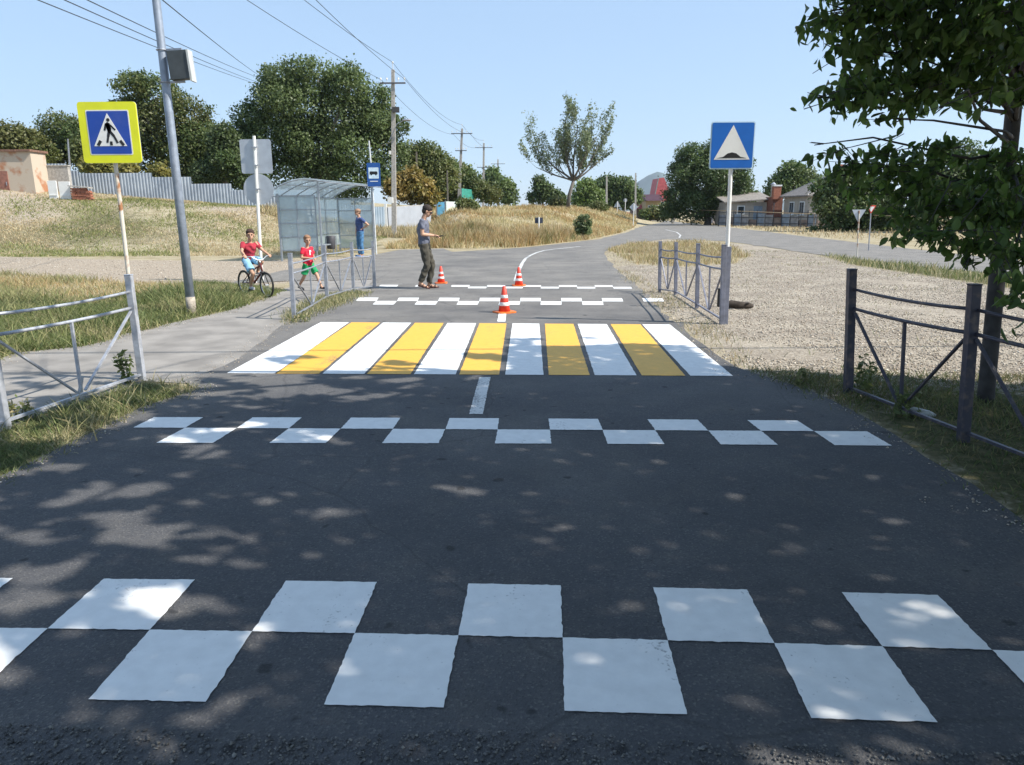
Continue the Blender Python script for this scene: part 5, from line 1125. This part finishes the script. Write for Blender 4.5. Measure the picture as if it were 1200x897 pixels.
    for w0, w1 in zip(*twig): f.tube([Vector(w0 - w1 * .15), Vector(w0 + w1 * .13)], [.0035, .0012], 4)
    # limbs
    for c, r, w in zip(cen, rad, wt):
        zt = min(4.6, max(1.6, c.z * .9 + .2)); k = zt / 5.2; a = Vector((-.12 * k, .1 * k, zt))
        if c.z < 1.5: a = Vector((-.08, .02, 1.9))
        L_c = (c - a).length; m1 = a.lerp(c, .35) + Vector(rng.normal(size=3)) * .05 * L_c + Vector((0, 0, .05 * L_c)); mid_ = a.lerp(c, .7) + Vector(rng.normal(size=3)) * .05 * L_c * .5 + Vector((0, 0, .05 * L_c))
        if w > .35 or random.random() < .4: f.tube([a, m1, mid_, c], [.016 + .008 * w, .011, .007, .003], 6)
        else: f.tube([mid_, c], [.005, .002], 5)
        for _ in range(4): e = c + Vector(rng.normal(size=3)) * r * .45; f.tube([mid_.lerp(c, .85), e], [.005, .002], 5)
    for a_ in range(16):
        an = a_ / 16 * 2 * PI; L = 2.8 + 2.4 * (math.cos(an - PI - .6) > .2) ; e = Vector((math.cos(an) * L, min(math.sin(an) * L, .0) - abs(math.sin(an)) * .2, 4.6 + random.random())); 
        a = Vector((-.12, .07, random.uniform(3.8, 4.8))); m1 = a.lerp(e, .5) + Vector((0, 0, .35)); f.tube([a, m1, e], [.045, .028, .01], 7)
        for _ in range(6): q = m1.lerp(e, random.random()); f.tube([q, q + Vector(rng.normal(size=3)) * .6], [.012, .003], 5)
    f.build('trunk', mat('dark_smooth_bark', (.05, .046, .045), .8, 0, .3, 12, bump=.6), t, smooth=True); return t
near_tree()

# ================================================================== FENCES, HOUSES AND SMALL THINGS
def mat_corr(name, c1, c2, rust=.15):
    mt, n, l, b = nt(name); tc_ = n.new('ShaderNodeTexCoord'); no = n.new('ShaderNodeTexNoise'); no.inputs['Scale'].default_value = 1.4; no.inputs['Detail'].default_value = 6
    l.new(tc_.outputs['Object'], no.inputs['Vector']); r = n.new('ShaderNodeValToRGB'); r.color_ramp.elements[0].position = .35; r.color_ramp.elements[1].position = .7
    r.color_ramp.elements[0].color = (*c1, 1); r.color_ramp.elements[1].color = (*c2, 1); l.new(no.outputs['Fac'], r.inputs[0]); l.new(r.outputs[0], b.inputs['Base Color'])
    b.inputs['Roughness'].default_value = .45; b.inputs['Metallic'].default_value = .35; return mt
tin = mat_corr('zinc_profiled_sheet', (.33, .37, .42), (.46, .50, .54)); tin_b = mat_corr('pale_blue_profiled_sheet', (.28, .36, .43), (.38, .45, .51))
def corr_panel(a, b, h, material, parent, pitch=.20, amp=.03, z0=0, name='sheet_panel', zb=None):
    a, b = Vector(a), Vector(b); L = math.hypot(b.x - a.x, b.y - a.y); d = Vector((b.x - a.x, b.y - a.y, 0)) / L; n_ = Vector((-d.y, d.x, 0)); k = max(4, int(L / pitch * 4)); f = MB(); vs = []
    za, zb_ = a.z, b.z; ztop = max(za, zb_) + h
    for i in range(k + 1):
        u = i / k; ph = i % 4; off = (0, amp, amp, 0)[ph]; p = a + d * L * u + n_ * off; z_ = za + (zb_ - za) * u
        vs += [(p.x, p.y, z_ - .25), (p.x, p.y, ztop), (p.x - n_.x * .004, p.y - n_.y * .004, ztop), (p.x - n_.x * .004, p.y - n_.y * .004, z_ - .25)]
    fs = []
    for i in range(k): o = i * 4; fs += [(o, o + 4, o + 5, o + 1), (o + 1, o + 5, o + 6, o + 2), (o + 2, o + 6, o + 7, o + 3)]
    f.add(vs, fs); return f.build(name, material, parent)
# long stepped fence on the bank
F0 = Q(38, 215, 47); FE = Q(326, 240, 48); t = thing('metal_fence', 'long stepped grey corrugated metal fence on top of the grassy bank', 'fence', (F0.x, F0.y, 0))
def zt(px, py, D): return Q(px, py, D).z
segs = [(38, 84, 192), (84, 98, 200), (98, 182, 203), (182, 227, 207.6), (227, 273, 215.5), (273, 292, 223), (292, 330, 228)]
for x0, x1, ty in segs:
    a, b = Q(x0, 240, 48), Q(x1, 240, 48); za = float(gz(a.x, 48)); zb_ = float(gz(b.x, 48)); top = zt((x0 + x1) / 2, ty, 48)
    base = Vector((F0.x, F0.y, 0))
    corr_panel(Vector((a.x, 48, za)) - base, Vector((b.x, 48, zb_)) - base, top - max(za, zb_), tin, t)
    f = MB(); f.bar(Vector((a.x, 48.06, za - .3)) - base, Vector((a.x, 48.06, top)) - base, .06); f.build('post', galv, t)
# continuation behind the shelter down to the lane
t = thing('metal_fence', 'grey blue corrugated metal fence visible through and right of the bus shelter', 'fence', (-15.3, 48, 0)); bs = Vector((-15.3, 48, 0))
pts = [(326, 48, 229), (372, 50.5, 234), (412, 52.5, 239), (438, 54, 242), (451, 54.6, 243)]
for (x0, d0, y0), (x1, d1, y1) in zip(pts, pts[1:]):
    a, b = Q(x0, 250, d0), Q(x1, 250, d1); za, zb_ = float(gz(a.x, d0)), float(gz(b.x, d1)); top = Q(x0, (y0 + y1) / 2, (d0 + d1) / 2).z
    corr_panel(Vector((a.x, d0, za)) - bs, Vector((b.x, d1, zb_)) - bs, max(1.3, top - max(za, zb_)), tin_b, t)
f = MB(); q = Q(452, 250, 54.7); f.bar(Vector((q.x, 54.7, -.2)) - bs, Vector((q.x, 54.7, 2.2)) - bs, .18); f.build('post', white_m, t)
# plain pale wall
a, b = Q(453, 250, 55), Q(503, 250, 60); t = thing('boundary_wall', 'smooth pale grey boundary wall behind the tall concrete pole', 'wall', (a.x, a.y, 0)); bs = Vector((a.x, a.y, 0))
za, zb_ = zt(453, 243.5, 55), zt(503, 240.5, 60); f = MB(); d = (b - a); d.z = 0; f.prism([(0, -.5), (d.length, -.5), (d.length, zb_), (0, za)], (0, 0, 0), d.normalized(), (0, 0, 1), .15)
f.build('wall_panel', mat('pale_grey_sheet', (.33, .355, .39), .6, 0, .06, 2), t); f = MB(); f.bar((0, -.02, za + .02), Vector((d.x, d.y - .02, zb_ + .02)), .2, .05); f.build('coping', conc, t)
def slab(nm, label, cat, x0, x1, D0, D1, top, m_, part='panel', th=.06):
    a, b = Q(x0, 250, D0), Q(x1, 250, D1); t = thing(nm, label, cat, (a.x, a.y, 0)); d = b - a; d.z = 0; z0 = float(gz(a.x, a.y)); z1 = zt((x0 + x1) / 2, top, (D0 + D1) / 2)
    f = MB(); f.prism([(0, z0 - .4), (d.length, z0 - .4), (d.length, z1), (0, z1)], (0, 0, 0), d.normalized(), (0, 0, 1), th); f.build(part, m_, t)
    f = MB(); f.bar((0, -.05, z0 - .4), (0, -.05, z1 + .06), .08); f.bar(Vector((d.x, d.y - .05, z0 - .4)), Vector((d.x, d.y - .05, z1 + .06)), .08); f.build('frame_post', galv, t); return t
slab('metal_gate', 'blue metal gate behind the head of the man in the grey shirt', 'gate', 512, 521, 62, 63, 237, mat('blue_gate_paint', (.07, .22, .34), .5, .1, .15, 3))
slab('metal_gate', 'pale greenish white gate leaf right of the blue gate', 'gate', 522.5, 533, 63, 66, 236.5, mat('pale_green_paint', (.50, .58, .54), .5, 0, .12, 2))
slab('green_fence', 'teal green mesh covered fence among the bushes by the second pole', 'fence', 541, 556, 78, 84, 222, mat('teal_mesh', (.03, .22, .17), .7, 0, .3, 4))
# whitewashed shed
D = 44; a = Q(-14, 225, D); b = Q(42, 225, D); z0 = float(gz(b.x, D)) - .2; zt_ = zt(20, 178, D); t = thing('brick_shed', 'small whitewashed shed with rusty stains and a flat roof at the left edge', 'shed', (a.x, D, 0)); w = b.x - a.x
stain = mat('stained_whitewash', (.50, .42, .33), .85, 0, .06, 1.3, col2=(.36, .17, .09), thr=(.52, .64))
f = MB(); f.box((w / 2, .7, (z0 + zt_) / 2), (w, 1.4, zt_ - z0)); f.build('wall', stain, t); f = MB(); f.box((w / 2, .7, zt_ + .06), (w + .2, 1.7, .12)); f.build('roof', mat('rusty_roof_edge', (.18, .10, .07), .8, 0, .3, 6), t)
f = MB(); f.box((w * .34, -.02, z0 + .75), (.7, .05, 1.5)); dd = f.build('door', mat('brown_red_door', (.24, .11, .08), .8, 0, .25, 5), t); f = MB(); f.bar((w * .34 + .25, -.07, z0 + .7), (w * .34 + .25, -.07, z0 + .9), .03); f.build('handle', galv, dd)
for i, (x0, x1, y0, lab) in enumerate(((57.5, 68, 212, 'white upright panel leaning by the shed, left of the pair'), (69.5, 82.5, 213, 'white upright panel beside the brick stack, right of the pair'))):
    a, b = Q(x0, 228, 43), Q(x1, 228, 43); g0 = float(gz(a.x, 43)); t = thing('white_panel', lab, 'panel', (a.x, 43, g0 - .1)); h = zt(x0, y0, 43) - g0; f = MB(); f.box(((b.x - a.x) / 2, i * .06, h / 2), (b.x - a.x, .06, h + .2)); f.build('board', white_m, t, bevel=.01)
    f = MB(); f.bar((0.03, -.045, h * .3), (b.x - a.x - .03, -.045, h * .3), .03); f.build('batten', white_m, t)
brick_m = mat('old_red_brick', (.33, .13, .08), .9, 0, .3, 12, bump=.5)
a = Q(85, 228, 43); g0 = float(gz(a.x, 43)); t = thing('brick_stack', 'low stack of old red bricks right of the white panels', 'brick stack', (a.x, 43, g0 - .05)); f = MB()
for k in range(9):
    for i in range(4 - (k > 6)): f.box((.13 + i * .27 + (k % 2) * .05 + random.uniform(-.02, .02), random.uniform(-.03, .03), .05 + k * .075), (.25, .3, .068))
f.build('brick_course', brick_m, t); tt = t
f = MB(); f.box((.5, 0, .75), (1.15, .5, .06), Matrix.Rotation(.1, 3, 'Y')); f.build('cover_slab', conc, t)
# grey outbuilding wall behind panels
a, b = Q(42, 222, 45.5), Q(84, 222, 45.5); g0 = float(gz(a.x, 45)); t = thing('low_wall', 'low grey concrete wall between the shed and the brick stack', 'wall', (a.x, 45.5, g0 - .3)); f = MB(); f.box(((b.x - a.x) / 2, 0, .75), (b.x - a.x, .25, 1.5 + .3)); f.build('wall_block', conc, t); f = MB(); f.box(((b.x - a.x) / 2, 0, 1.68), (b.x - a.x + .1, .32, .06)); f.build('coping', conc, t)

# the main house on the right
plaster = mat('sandy_plaster', (.38, .34, .29), .9, 0, .12, 2, bump=.3); slate = mat('weathered_slate_roof', (.20, .18, .165), .85, 0, .3, 5, bump=.6); wfr = mat('white_window_frame', (.7, .72, .72), .5); glass = mat('window_glass', (.03, .04, .05), .08, 0, .1, 2, spec=.8)
X0, Y0_, W_, L2, HH = 27.8, 70.0, 8.5, 6.5, 2.95
t = thing('house', 'sandy one storey house with a grey hipped roof and two white windows', 'house', (X0, Y0_, 0))
f = MB(); f.box((W_ / 2, L2 / 2, HH / 2 - .2), (W_, L2, HH + .4)); f.build('wall', plaster, t)
f = MB(); f.box((W_ / 2, L2 / 2, .25), (W_ + .08, L2 + .08, .7)); f.build('plinth', mat('brown_plinth', (.25, .18, .15), .9, 0, .2, 4), t)
o = .35; rx0, rx1, ry = 3.6, W_ - 3.6, L2 / 2; f = MB(); ez = HH - .02; rz_ = HH + 2.15
vs = [(-o, -o, ez), (W_ + o, -o, ez), (W_ + o, L2 + o, ez), (-o, L2 + o, ez), (rx0, ry, rz_), (rx1, ry, rz_)]; vs2 = [(x, y, z - .12) for x, y, z in vs[:4]]
f.add(vs + vs2, [(0, 1, 5, 4), (1, 2, 5), (2, 3, 4, 5), (3, 0, 4), (6, 9, 8, 7), (0, 6, 7, 1), (1, 7, 8, 2), (2, 8, 9, 3), (3, 9, 6, 0)]); rf = f.build('roof', slate, t)
f = MB(); f.tube([vs[4], vs[5]], .07, 6); [f.tube([vs[i], vs[j]], .06, 6) for i, j in ((0, 4), (3, 4), (1, 5), (2, 5))]; f.build('ridge_cap', mat('pale_ridge', (.38, .36, .33), .8), rf)
f = MB(); f.box((rx0 + .35, ry - .3, rz_ + .25), (.4, .4, .9)); f.build('chimney', brick_m, rf)
for yy in (1.6, 4.2):
    f = MB(); f.box((-.04, yy, 1.75), (.08, 1.15, 1.25)); w_ = f.build('window', wfr, t)
    f = MB(); 
    for dy in (-.26, .26): f.box((-.09, yy + dy, 1.75), (.02, .42, 1.05))
    f.build('pane', glass, w_); f = MB(); f.box((-.1, yy, 1.08), (.2, 1.25, .06)); f.build('sill', wfr, w_)
# brick porch block and low outbuildings to its left
t = thing('brick_porch', 'red brown brick annex with a white capped top, left of the sandy house', 'annex', (26.9, 77.2, 0))
f = MB(); f.box((.5, 1.4, 1.35), (1.0, 2.8, 3.1)); f.build('wall', mat('red_brown_annex', (.20, .085, .06), .9, 0, .2, 5), t)
f = MB(); f.box((.25, -.1, 3.3), (.75, .6, 1.3)); f.build('chimney', brick_m, t); f = MB(); f.box((.25, -.1, 4.0), (.85, .7, .14)); f.build('cap', white_m, t)
t = thing('outbuilding', 'low outbuilding with a lean-to grey roof and one pale window, left of the brick annex', 'outbuilding', (22.6, 79, 0))
f = MB(); f.box((2.2, 2, 1.1), (4.4, 4, 2.6)); f.build('wall', plaster, t); f = MB(); f.add([(-.3, -.4, 2.45), (4.8, -.4, 2.75), (4.8, 4.4, 3.6), (-.3, 4.4, 3.3), (-.3, -.4, 2.33), (4.8, -.4, 2.63), (4.8, 4.4, 3.48), (-.3, 4.4, 3.18)], [(0, 1, 2, 3), (7, 6, 5, 4), (0, 4, 5, 1), (1, 5, 6, 2), (2, 6, 7, 3), (3, 7, 4, 0)]); f.build('roof', mat('pale_slate', (.22, .20, .18), .85, 0, .2, 4), t)
f = MB(); f.box((1.6, -.03, 1.6), (.8, .06, .9)); w_ = f.build('window', wfr, t); f = MB(); f.box((1.6, -.07, 1.6), (.6, .02, .7)); f.build('pane', glass, w_)
f = MB(); f.box((3.4, -.03, 1.0), (.9, .06, 2.0)); dd = f.build('door', mat('blue_grey_door', (.22, .28, .34), .6), t); f = MB(); f.bar((3.7, -.08, .95), (3.7, -.08, 1.1), .03); f.build('handle', galv, dd)
a = Q(905, 236, 84); t = thing('vent_pipe', 'thick pale asbestos vent pipe standing behind the low outbuilding', 'pipe', (a.x, 84, 0)); f = MB(); f.tube([(0, 0, 0), (0, 0, zt(905, 217, 84))], .24, 14); f.build('pipe', conc, t); f = MB(); f.lathe([(.3, 0), (.32, .05), (.05, .3)], 14, (0, 0, zt(905, 217, 84))); f.build('cowl', galv, t)
t = thing('gable_shed', 'small pale gabled shed with a dark roof beside the big round tree', 'shed', (24.3, 90, 0)); gp = mat('pale_mauve_plaster', (.44, .40, .40), .9, 0, .1, 3)
f = MB(); f.prism([(0, -.2), (6, -.2), (6, 2.6), (3, 4.6), (0, 2.6)], (0, 0, 0), (1, 0, 0), (0, 0, 1), -4); f.build('wall', gp, t)
for x0, x1, z0_, z1_ in ((-.4, 3.02, 2.35, 4.66), (6.4, 2.98, 2.35, 4.66)): f = MB(); f.add([(x0, -.4, z0_), (x1, -.4, z1_), (x1, 4.3, z1_), (x0, 4.3, z0_), (x0, -.4, z0_ + .12), (x1, -.4, z1_ + .12), (x1, 4.3, z1_ + .12), (x0, 4.3, z0_ + .12)], [(3, 2, 1, 0), (4, 5, 6, 7), (0, 1, 5, 4), (1, 2, 6, 5), (2, 3, 7, 6), (3, 0, 4, 7)]); f.build('roof_slope', mat('dark_roof', (.09, .085, .09), .8), t)
f = MB(); f.box((3, -.03, 3.2), (.7, .06, .6)); f.build('window', wfr, t)
# yard fence and gas pipe
fence_d = mat('dark_fence_steel', (.05, .055, .065), .6, .2, .2, 6); yel_p = mat('faded_ochre_pipe', (.42, .30, .17), .6, 0, .15, 6)
t = thing('yard_fence', 'dark steel yard fence with patched grey panels in front of the house', 'fence', (22.5, 68.5, 0)); NP = 12
pa, pb = Vector((-1.4, 7.5, 0)), Vector((5.0, -1.2, 0))
for i in range(NP + 1):
    q = pa.lerp(pb, i / NP); f = MB(); f.bar(q, q + Vector((0, 0, 1.55 + (.7 if i in (7,) else 0))), .07); f.build('post', fence_d, t)
for k, z in enumerate((.35, .9, 1.35)): f = MB(); f.bar(pa + Vector((0, 0, z)), pb + Vector((0, 0, z)), .05); f.build('rail', fence_d, t)
for i in range(NP):
    q0, q1 = pa.lerp(pb, i / NP), pa.lerp(pb, (i + 1) / NP); d = q1 - q0
    hh = (1.15, .9, 1.2, 1.0, .7, 1.25)[i % 6]; f = MB(); f.prism([(.05, .08), (d.length - .05, .08), (d.length - .05, hh), (.05, hh)], q0 + Vector((0, .06, 0)), d.normalized(), (0, 0, 1), -.02); f.build('panel', mat(['grey_sheet_patch', 'brown_sheet_patch', 'blue_sheet_patch'][i % 3], [(.22, .22, .23), (.18, .14, .12), (.20, .24, .29)][i % 3], .7, 0, .2, 3), t)
t = thing('gas_pipe', 'thin ochre gas pipe running at head height on posts along the yards', 'pipe', (20, 62, 0))
a, b, c, d = Q(862, 247.5, 76), Q(939, 250.5, 62), Q(1060, 253.5, 52), Q(1290, 258, 44); bs = Vector((20, 62, 0))
f = MB(); f.tube([Q(800, 246, 88) - bs, a - bs, b - bs, c - bs, d - bs], .03, 8); f.build('pipe', yel_p, t)
for q in (a, b, c, a.lerp(b, .5), b.lerp(c, .5), d): f = MB(); f.bar(Vector((q.x, q.y, -.2)) - bs, q - bs, .06); f.build('support', fence_d, t)
# dim paling fence under the trees at the right
t = thing('paling_fence', 'low dark paling fence under the bush trees on the right', 'fence', Q(955, 248, 58)); t.location.z = 0; bs = Vector(t.location)
a, b = Q(955, 248, 60), Q(1300, 248, 47); a.z = b.z = 0; f = MB(); L = (b - a).length
for i in range(int(L / .24)):
    q = a.lerp(b, i * .24 / L) - bs; f.box(q + Vector((0, 0, .62)), (.10, .03, 1.25 + random.uniform(-.06, .06)))
f.build('paling', mat('grey_wood', (.17, .15, .13), .9, 0, .3, 8), t); f = MB(); f.bar(a - bs + Vector((0, .04, .3)), b - bs + Vector((0, .04, .3)), .06); f.bar(a - bs + Vector((0, .04, 1.0)), b - bs + Vector((0, .04, 1.0)), .06); f.build('rail', mat('grey_wood', (.17, .15, .13)), t)

# house with red roofs beside the far bend
redr = mat('raspberry_red_roof', (.42, .09, .095), .6, 0, .15, 2); mar = mat('dark_maroon_roof', (.06, .025, .035), .6, 0, .2, 2)
def HP(px, py, D): return Q(px, py, D)
D = 135; a = HP(744, 262, D); t = thing('red_roofed_house', 'house with a pinkish red wall and roofs beyond the far bend, below the mountain', 'house', (a.x, D, 0)); bs = Vector((a.x, D, 0))
x1 = HP(757.5, 262, D).x - a.x; zb2, zt2 = zt(750, 243.5, D), zt(750, 229.5, D)
f = MB(); f.box((x1 / 2, 3, (zb2 - .2) / 2), (x1, 6, zb2 + .2)); f.build('wall', mat('brown_render', (.22, .15, .12), .9), t)
f = MB(); f.add([(-.3, -.5, zb2 - .2), (x1 + .2, -.5, zb2 - .2), (x1 + .2, 3, zt2), (.3, 3, zt2), (-.3, 6.5, zb2 - .2), (x1 + .2, 6.5, zb2 - .2)], [(0, 1, 2, 3), (5, 4, 3, 2), (0, 3, 4), (1, 5, 2), (0, 4, 5, 1)]); f.build('roof', redr, t)
D = 130; a = HP(757.5, 262, D); t = thing('dark_roofed_house', 'house with a maroon front roof and red gable, left of the big round tree', 'house', (a.x, D, 0)); x1 = HP(775, 262, D).x - a.x; zb2, zt2 = zt(765, 235.5, D), zt(765, 227.5, D)
f = MB(); f.box((x1 / 2, 4, zb2 / 2), (x1, 6, zb2)); f.build('wall', mat('ochre_render', (.42, .33, .2), .9), t)
f = MB(); f.add([(-.2, -.5, zb2), (x1 + .2, -.5, zb2), (x1 + .2, 3.5, zt2), (-.2, 3.5, zt2), (-.2, 7.4, zb2), (x1 + .2, 7.4, zb2)], [(0, 1, 2, 3), (5, 4, 3, 2), (0, 3, 4), (1, 5, 2), (0, 4, 5, 1)]); f.build('roof', mar, t)
f = MB(); xs_ = [HP(q, 240, D + 6).x - a.x for q in (766.5, 771, 777, 789)]; zg = [zt(770, q, D + 6) for q in (236, 209)]
f.prism([(xs_[0], zg[0]), (xs_[1], zg[1]), (xs_[2], zg[1] + .1), (xs_[3], zg[0])], (0, 6, 0), (1, 0, 0), (0, 0, 1), -6); f.build('gable', redr, t)
f = MB(); f.bar((xs_[0] - .1, 5.85, zg[0]), (xs_[1] - .1, 5.85, zg[1]), .14); f.build('gable_trim', mat('grey_green_trim', (.2, .27, .25), .7), t)
for k in (.3, .7): f = MB(); f.box((x1 * k, .97, zb2 * .6), (.9, .06, 1.1)); w_ = f.build('window', wfr, t); f = MB(); f.box((x1 * k, .93, zb2 * .6), (.7, .03, .9)); f.build('pane', glass, w_)
def slab2(nm, label, x0, x1, D, y0, y1, m_):
    a, b = Q(x0, y1, D), Q(x1, y1, D); t = thing(nm, label, 'fence', (a.x, D, 0)); z0 = a.z; z1 = Q(x0, y0, D).z
    f = MB(); f.box(((b.x - a.x) / 2, 0, (z0 + z1) / 2), (b.x - a.x, .08, z1 - z0)); f.build('panel', m_, t); f = MB()
    for i in range(9): f.bar(((b.x - a.x) * i / 8, -.08, -.2), ((b.x - a.x) * i / 8, -.08, z1 + .05), .1)
    f.build('post', m_, t); return t
slab2('red_fence', 'low dull red fence across the far end of the road', 690, 750, 165, 249.5, 255.5, mat('dull_red_paint', (.34, .06, .06), .7, 0, .25, 1))
# white car far down the road
def car(label, loc, rz):
    t = thing('parked_car', label, 'car', loc, rz); wp = mat('white_car_paint', (.75, .75, .76), .25, 0, .03, 2)
    prof = [(-2.1, .35), (-2.15, .75), (-2.0, .95), (-1.5, 1.02), (-1.1, 1.38), (-.6, 1.46), (.35, 1.44), (.95, 1.0), (1.9, .85), (2.1, .7), (2.1, .35)]
    f = MB(); f.prism(prof, (0, -.82, 0), (1, 0, 0), (0, 0, 1), -1.64); f.build('body', wp, t, bevel=.08)
    f = MB(); f.prism([(-1.45, 1.03), (-1.08, 1.34), (-.6, 1.41), (.33, 1.39), (.85, 1.02)], (0, -.85, 0), (1, 0, 0), (0, 0, 1), -1.70); f.build('side_window', glass, t)
    f = MB(); f.add([(.42, -.7, 1.42), (.42, .7, 1.42), (1.0, .76, 1.02), (1.0, -.76, 1.02), (.36, -.7, 1.40), (.36, .7, 1.40), (.9, .76, .98), (.9, -.76, .98)], [(0, 1, 2, 3), (7, 6, 5, 4), (0, 4, 5, 1), (1, 5, 6, 2), (2, 6, 7, 3), (3, 7, 4, 0)]); f.build('windscreen', glass, t)
    for x in (-1.3, 1.3):
        for y in (-.78, .78):
            f = MB(); f.torus((x, y, .31), .22, .09, (0, 1, 0), 24, 8); w_ = f.build('wheel', rub_m, t, smooth=True); f = MB(); f.tube([(x, y - .06, .31), (x, y + .06, .31)], .17, 16); f.build('rim', galv, w_)
    for y in (-.6, .6): f = MB(); f.ball((2.08, y, .68), (.06, .16, .09)); f.build('headlight', glass, t)
    return t
g_ = Q(728, 256.4, 150); car('white car far down the road between the small road signs', (g_.x, 150, .012), math.radians(-70))
# odd things by the right railing
b = P(864, 362); t = thing('log', 'dark weathered log lying on the gravel behind the speed bump sign post', 'log', b); lm = mat('rotten_wood', (.05, .04, .032), .95, 0, .4, 9, bump=.9)
f = MB(); f.tube([(-.22, 0, .05), (-.1, .02, .075), (.05, -.01, .06), (.2, .03, .05), (.27, .03, .04)], [.05, .07, .06, .055, .03], 9); f.build('log_body', lm, t, smooth=True); f = MB(); f.tube([(.1, 0, .06), (.16, -.1, .10)], [.03, .012], 7); f.build('stub', lm, t)
b = P(843, 360); t = thing('marker_stub', 'short dark metal stub beside the speed bump sign post', 'stub', b); f = MB(); f.box((0, .05, .13), (.05, .05, .34)); f.build('stub', black_m, t, bevel=.006); f = MB(); f.box((0, .05, .305), (.065, .065, .012)); f.build('cap', black_m, t)
# upright weeds by the fence posts
def weed(label, loc, h, n, cols, w=.05):
    t = thing('weed', label, 'weed', loc); f = MB(); cs = []
    for k in range(n):
        a = random.uniform(0, 2 * PI); l = random.uniform(.05, .3) * h; hh = h * random.uniform(.6, 1); p0 = Vector((random.uniform(-w, w), random.uniform(-w, w), -.03)); p2 = p0 + Vector((math.cos(a) * l, math.sin(a) * l, hh)); p1 = p0.lerp(p2, .5) + Vector((0, 0, .04)); f.tube([p0, p1, p2], [.004, .003, .0015], 5)
        for u in np.linspace(.15, 1, 12):
            q = p0.lerp(p1, u * 2) if u < .5 else p1.lerp(p2, u * 2 - 1); cs += [tuple(q + Vector(rng.normal(size=3)) * .018) for _ in range(2)]
    f.build('stem', mat('weed_stem', (.12, .14, .05), .8), t); cs = np.array(cs); V, F, cc = leaves(cs, .024, palette(cols, len(cs)), 2.4, -.2); raw('foliage', V, F, leaf_m, cc, t)
weed('tall bushy green weed at the foot of the left railing post', P(154, 449), .42, 7, GR, .05)
weed('thin green weeds inside the left railing near the frame edge', P(22, 493), .22, 4, GR + GD)
weed('leafy weed clump behind the dark post of the right railing', P(1012, 462), .38, 7, GR, .06)
weed('low weed at the asphalt edge left of the right railing', P(935, 452), .18, 5, GR + GD, .08)
weed('weed clump in the dim grass under the right railing', P(1060, 488), .25, 6, GR, .1)
weed('weeds on the footpath edge below the zigzag railing', P(352, 377), .18, 6, GD + GR, .12)
for px, py in ((1070, 486), (1090, 492)): pass
b = P(1073, 487); f = MB(); f.tube([(-.10, .02, .02), (-.02, 0, .035), (.08, -.03, .02), (.13, -.05, .012)], [.02, .035, .03, .012], 8); o = f.build('crumpled_bag', mat('dull_white_plastic', (.45, .46, .45), .5), None, smooth=True); o.location = b; tag(o, 'dirty white crumpled plastic scrap lying under the right railing', 'litter')
# fallen leaves under the near tree
n = 500; X = rng.uniform(-2.5, 4.8, n); Y = 2.0 + 6 * rng.random(n); V, F, cc = leaves(np.stack([X, Y, np.full(n, .024)], 1), .022, palette([(.2, .13, .06), (.3, .22, .1), (.12, .1, .04)], n), 1.5, 0, False)
V[:, 2] = .018 + np.abs(V[:, 2] - .024) * .25; ok = np.repeat((X > 2.5) & (nz(X, Y, .9, 3) > -.6), 4)
idx = np.where(ok[::4])[0]; Fk = np.arange(len(idx) * 4).reshape(-1, 4); tag(raw('fallen_leaves', V[ok], Fk, leaf_m, cc[ok]), 'scattered dry leaves and specks on the shaded road', 'leaves', None, 'stuff')

# the mountain
f = MB(); D = 5200; prof = [(600, 244), (680, 240), (705, 235), (722, 228), (737, 222), (748, 215), (760, 206), (768, 201.5), (774, 203), (783, 207), (800, 214), (830, 224), (880, 232), (960, 238), (1050, 243)]
top = [Q(x, y, D) for x, y in prof]; vs = []; M_ = 10
for i, p in enumerate(top):
    for j in range(-M_, M_ + 1):
        u = abs(j) / M_; z = -60 + (p.z + 60) * (1 - u) ** 1.15 * (1 + .03 * math.sin(i * 3 + j * 1.7)) if j else p.z; vs.append((p.x + 20 * math.sin(j * 2.1 + i), D + j * 90, z))
K = 2 * M_ + 1; f.add(vs, [(i * K + j, (i + 1) * K + j, (i + 1) * K + j + 1, i * K + j + 1) for i in range(len(top) - 1) for j in range(K - 1)])
f.build('mountain', mat('mountain_slope', (.05, .07, .055), .95, 0, .3, .004), None, smooth=True, kind='structure')
# air
f = MB(); f.box((0, 1750, 248), (7600, 9500, 500)); hz = nt('air')[0]
n = hz.node_tree.nodes; l = hz.node_tree.links; n.remove(n['Principled BSDF']); pv = n.new('ShaderNodeVolumePrincipled'); pv.inputs['Color'].default_value = (.72, .86, 1.0, 1); pv.inputs['Density'].default_value = .00010; pv.inputs['Anisotropy'].default_value = .2
l.new(pv.outputs[0], n['Material Output'].inputs['Volume']); hzo = f.build('haze', hz, None, kind='stuff'); hzo['label'] = 'pale blue air haze over the whole valley'
hz.cycles.homogeneous_volume = True if hasattr(hz, 'cycles') else None
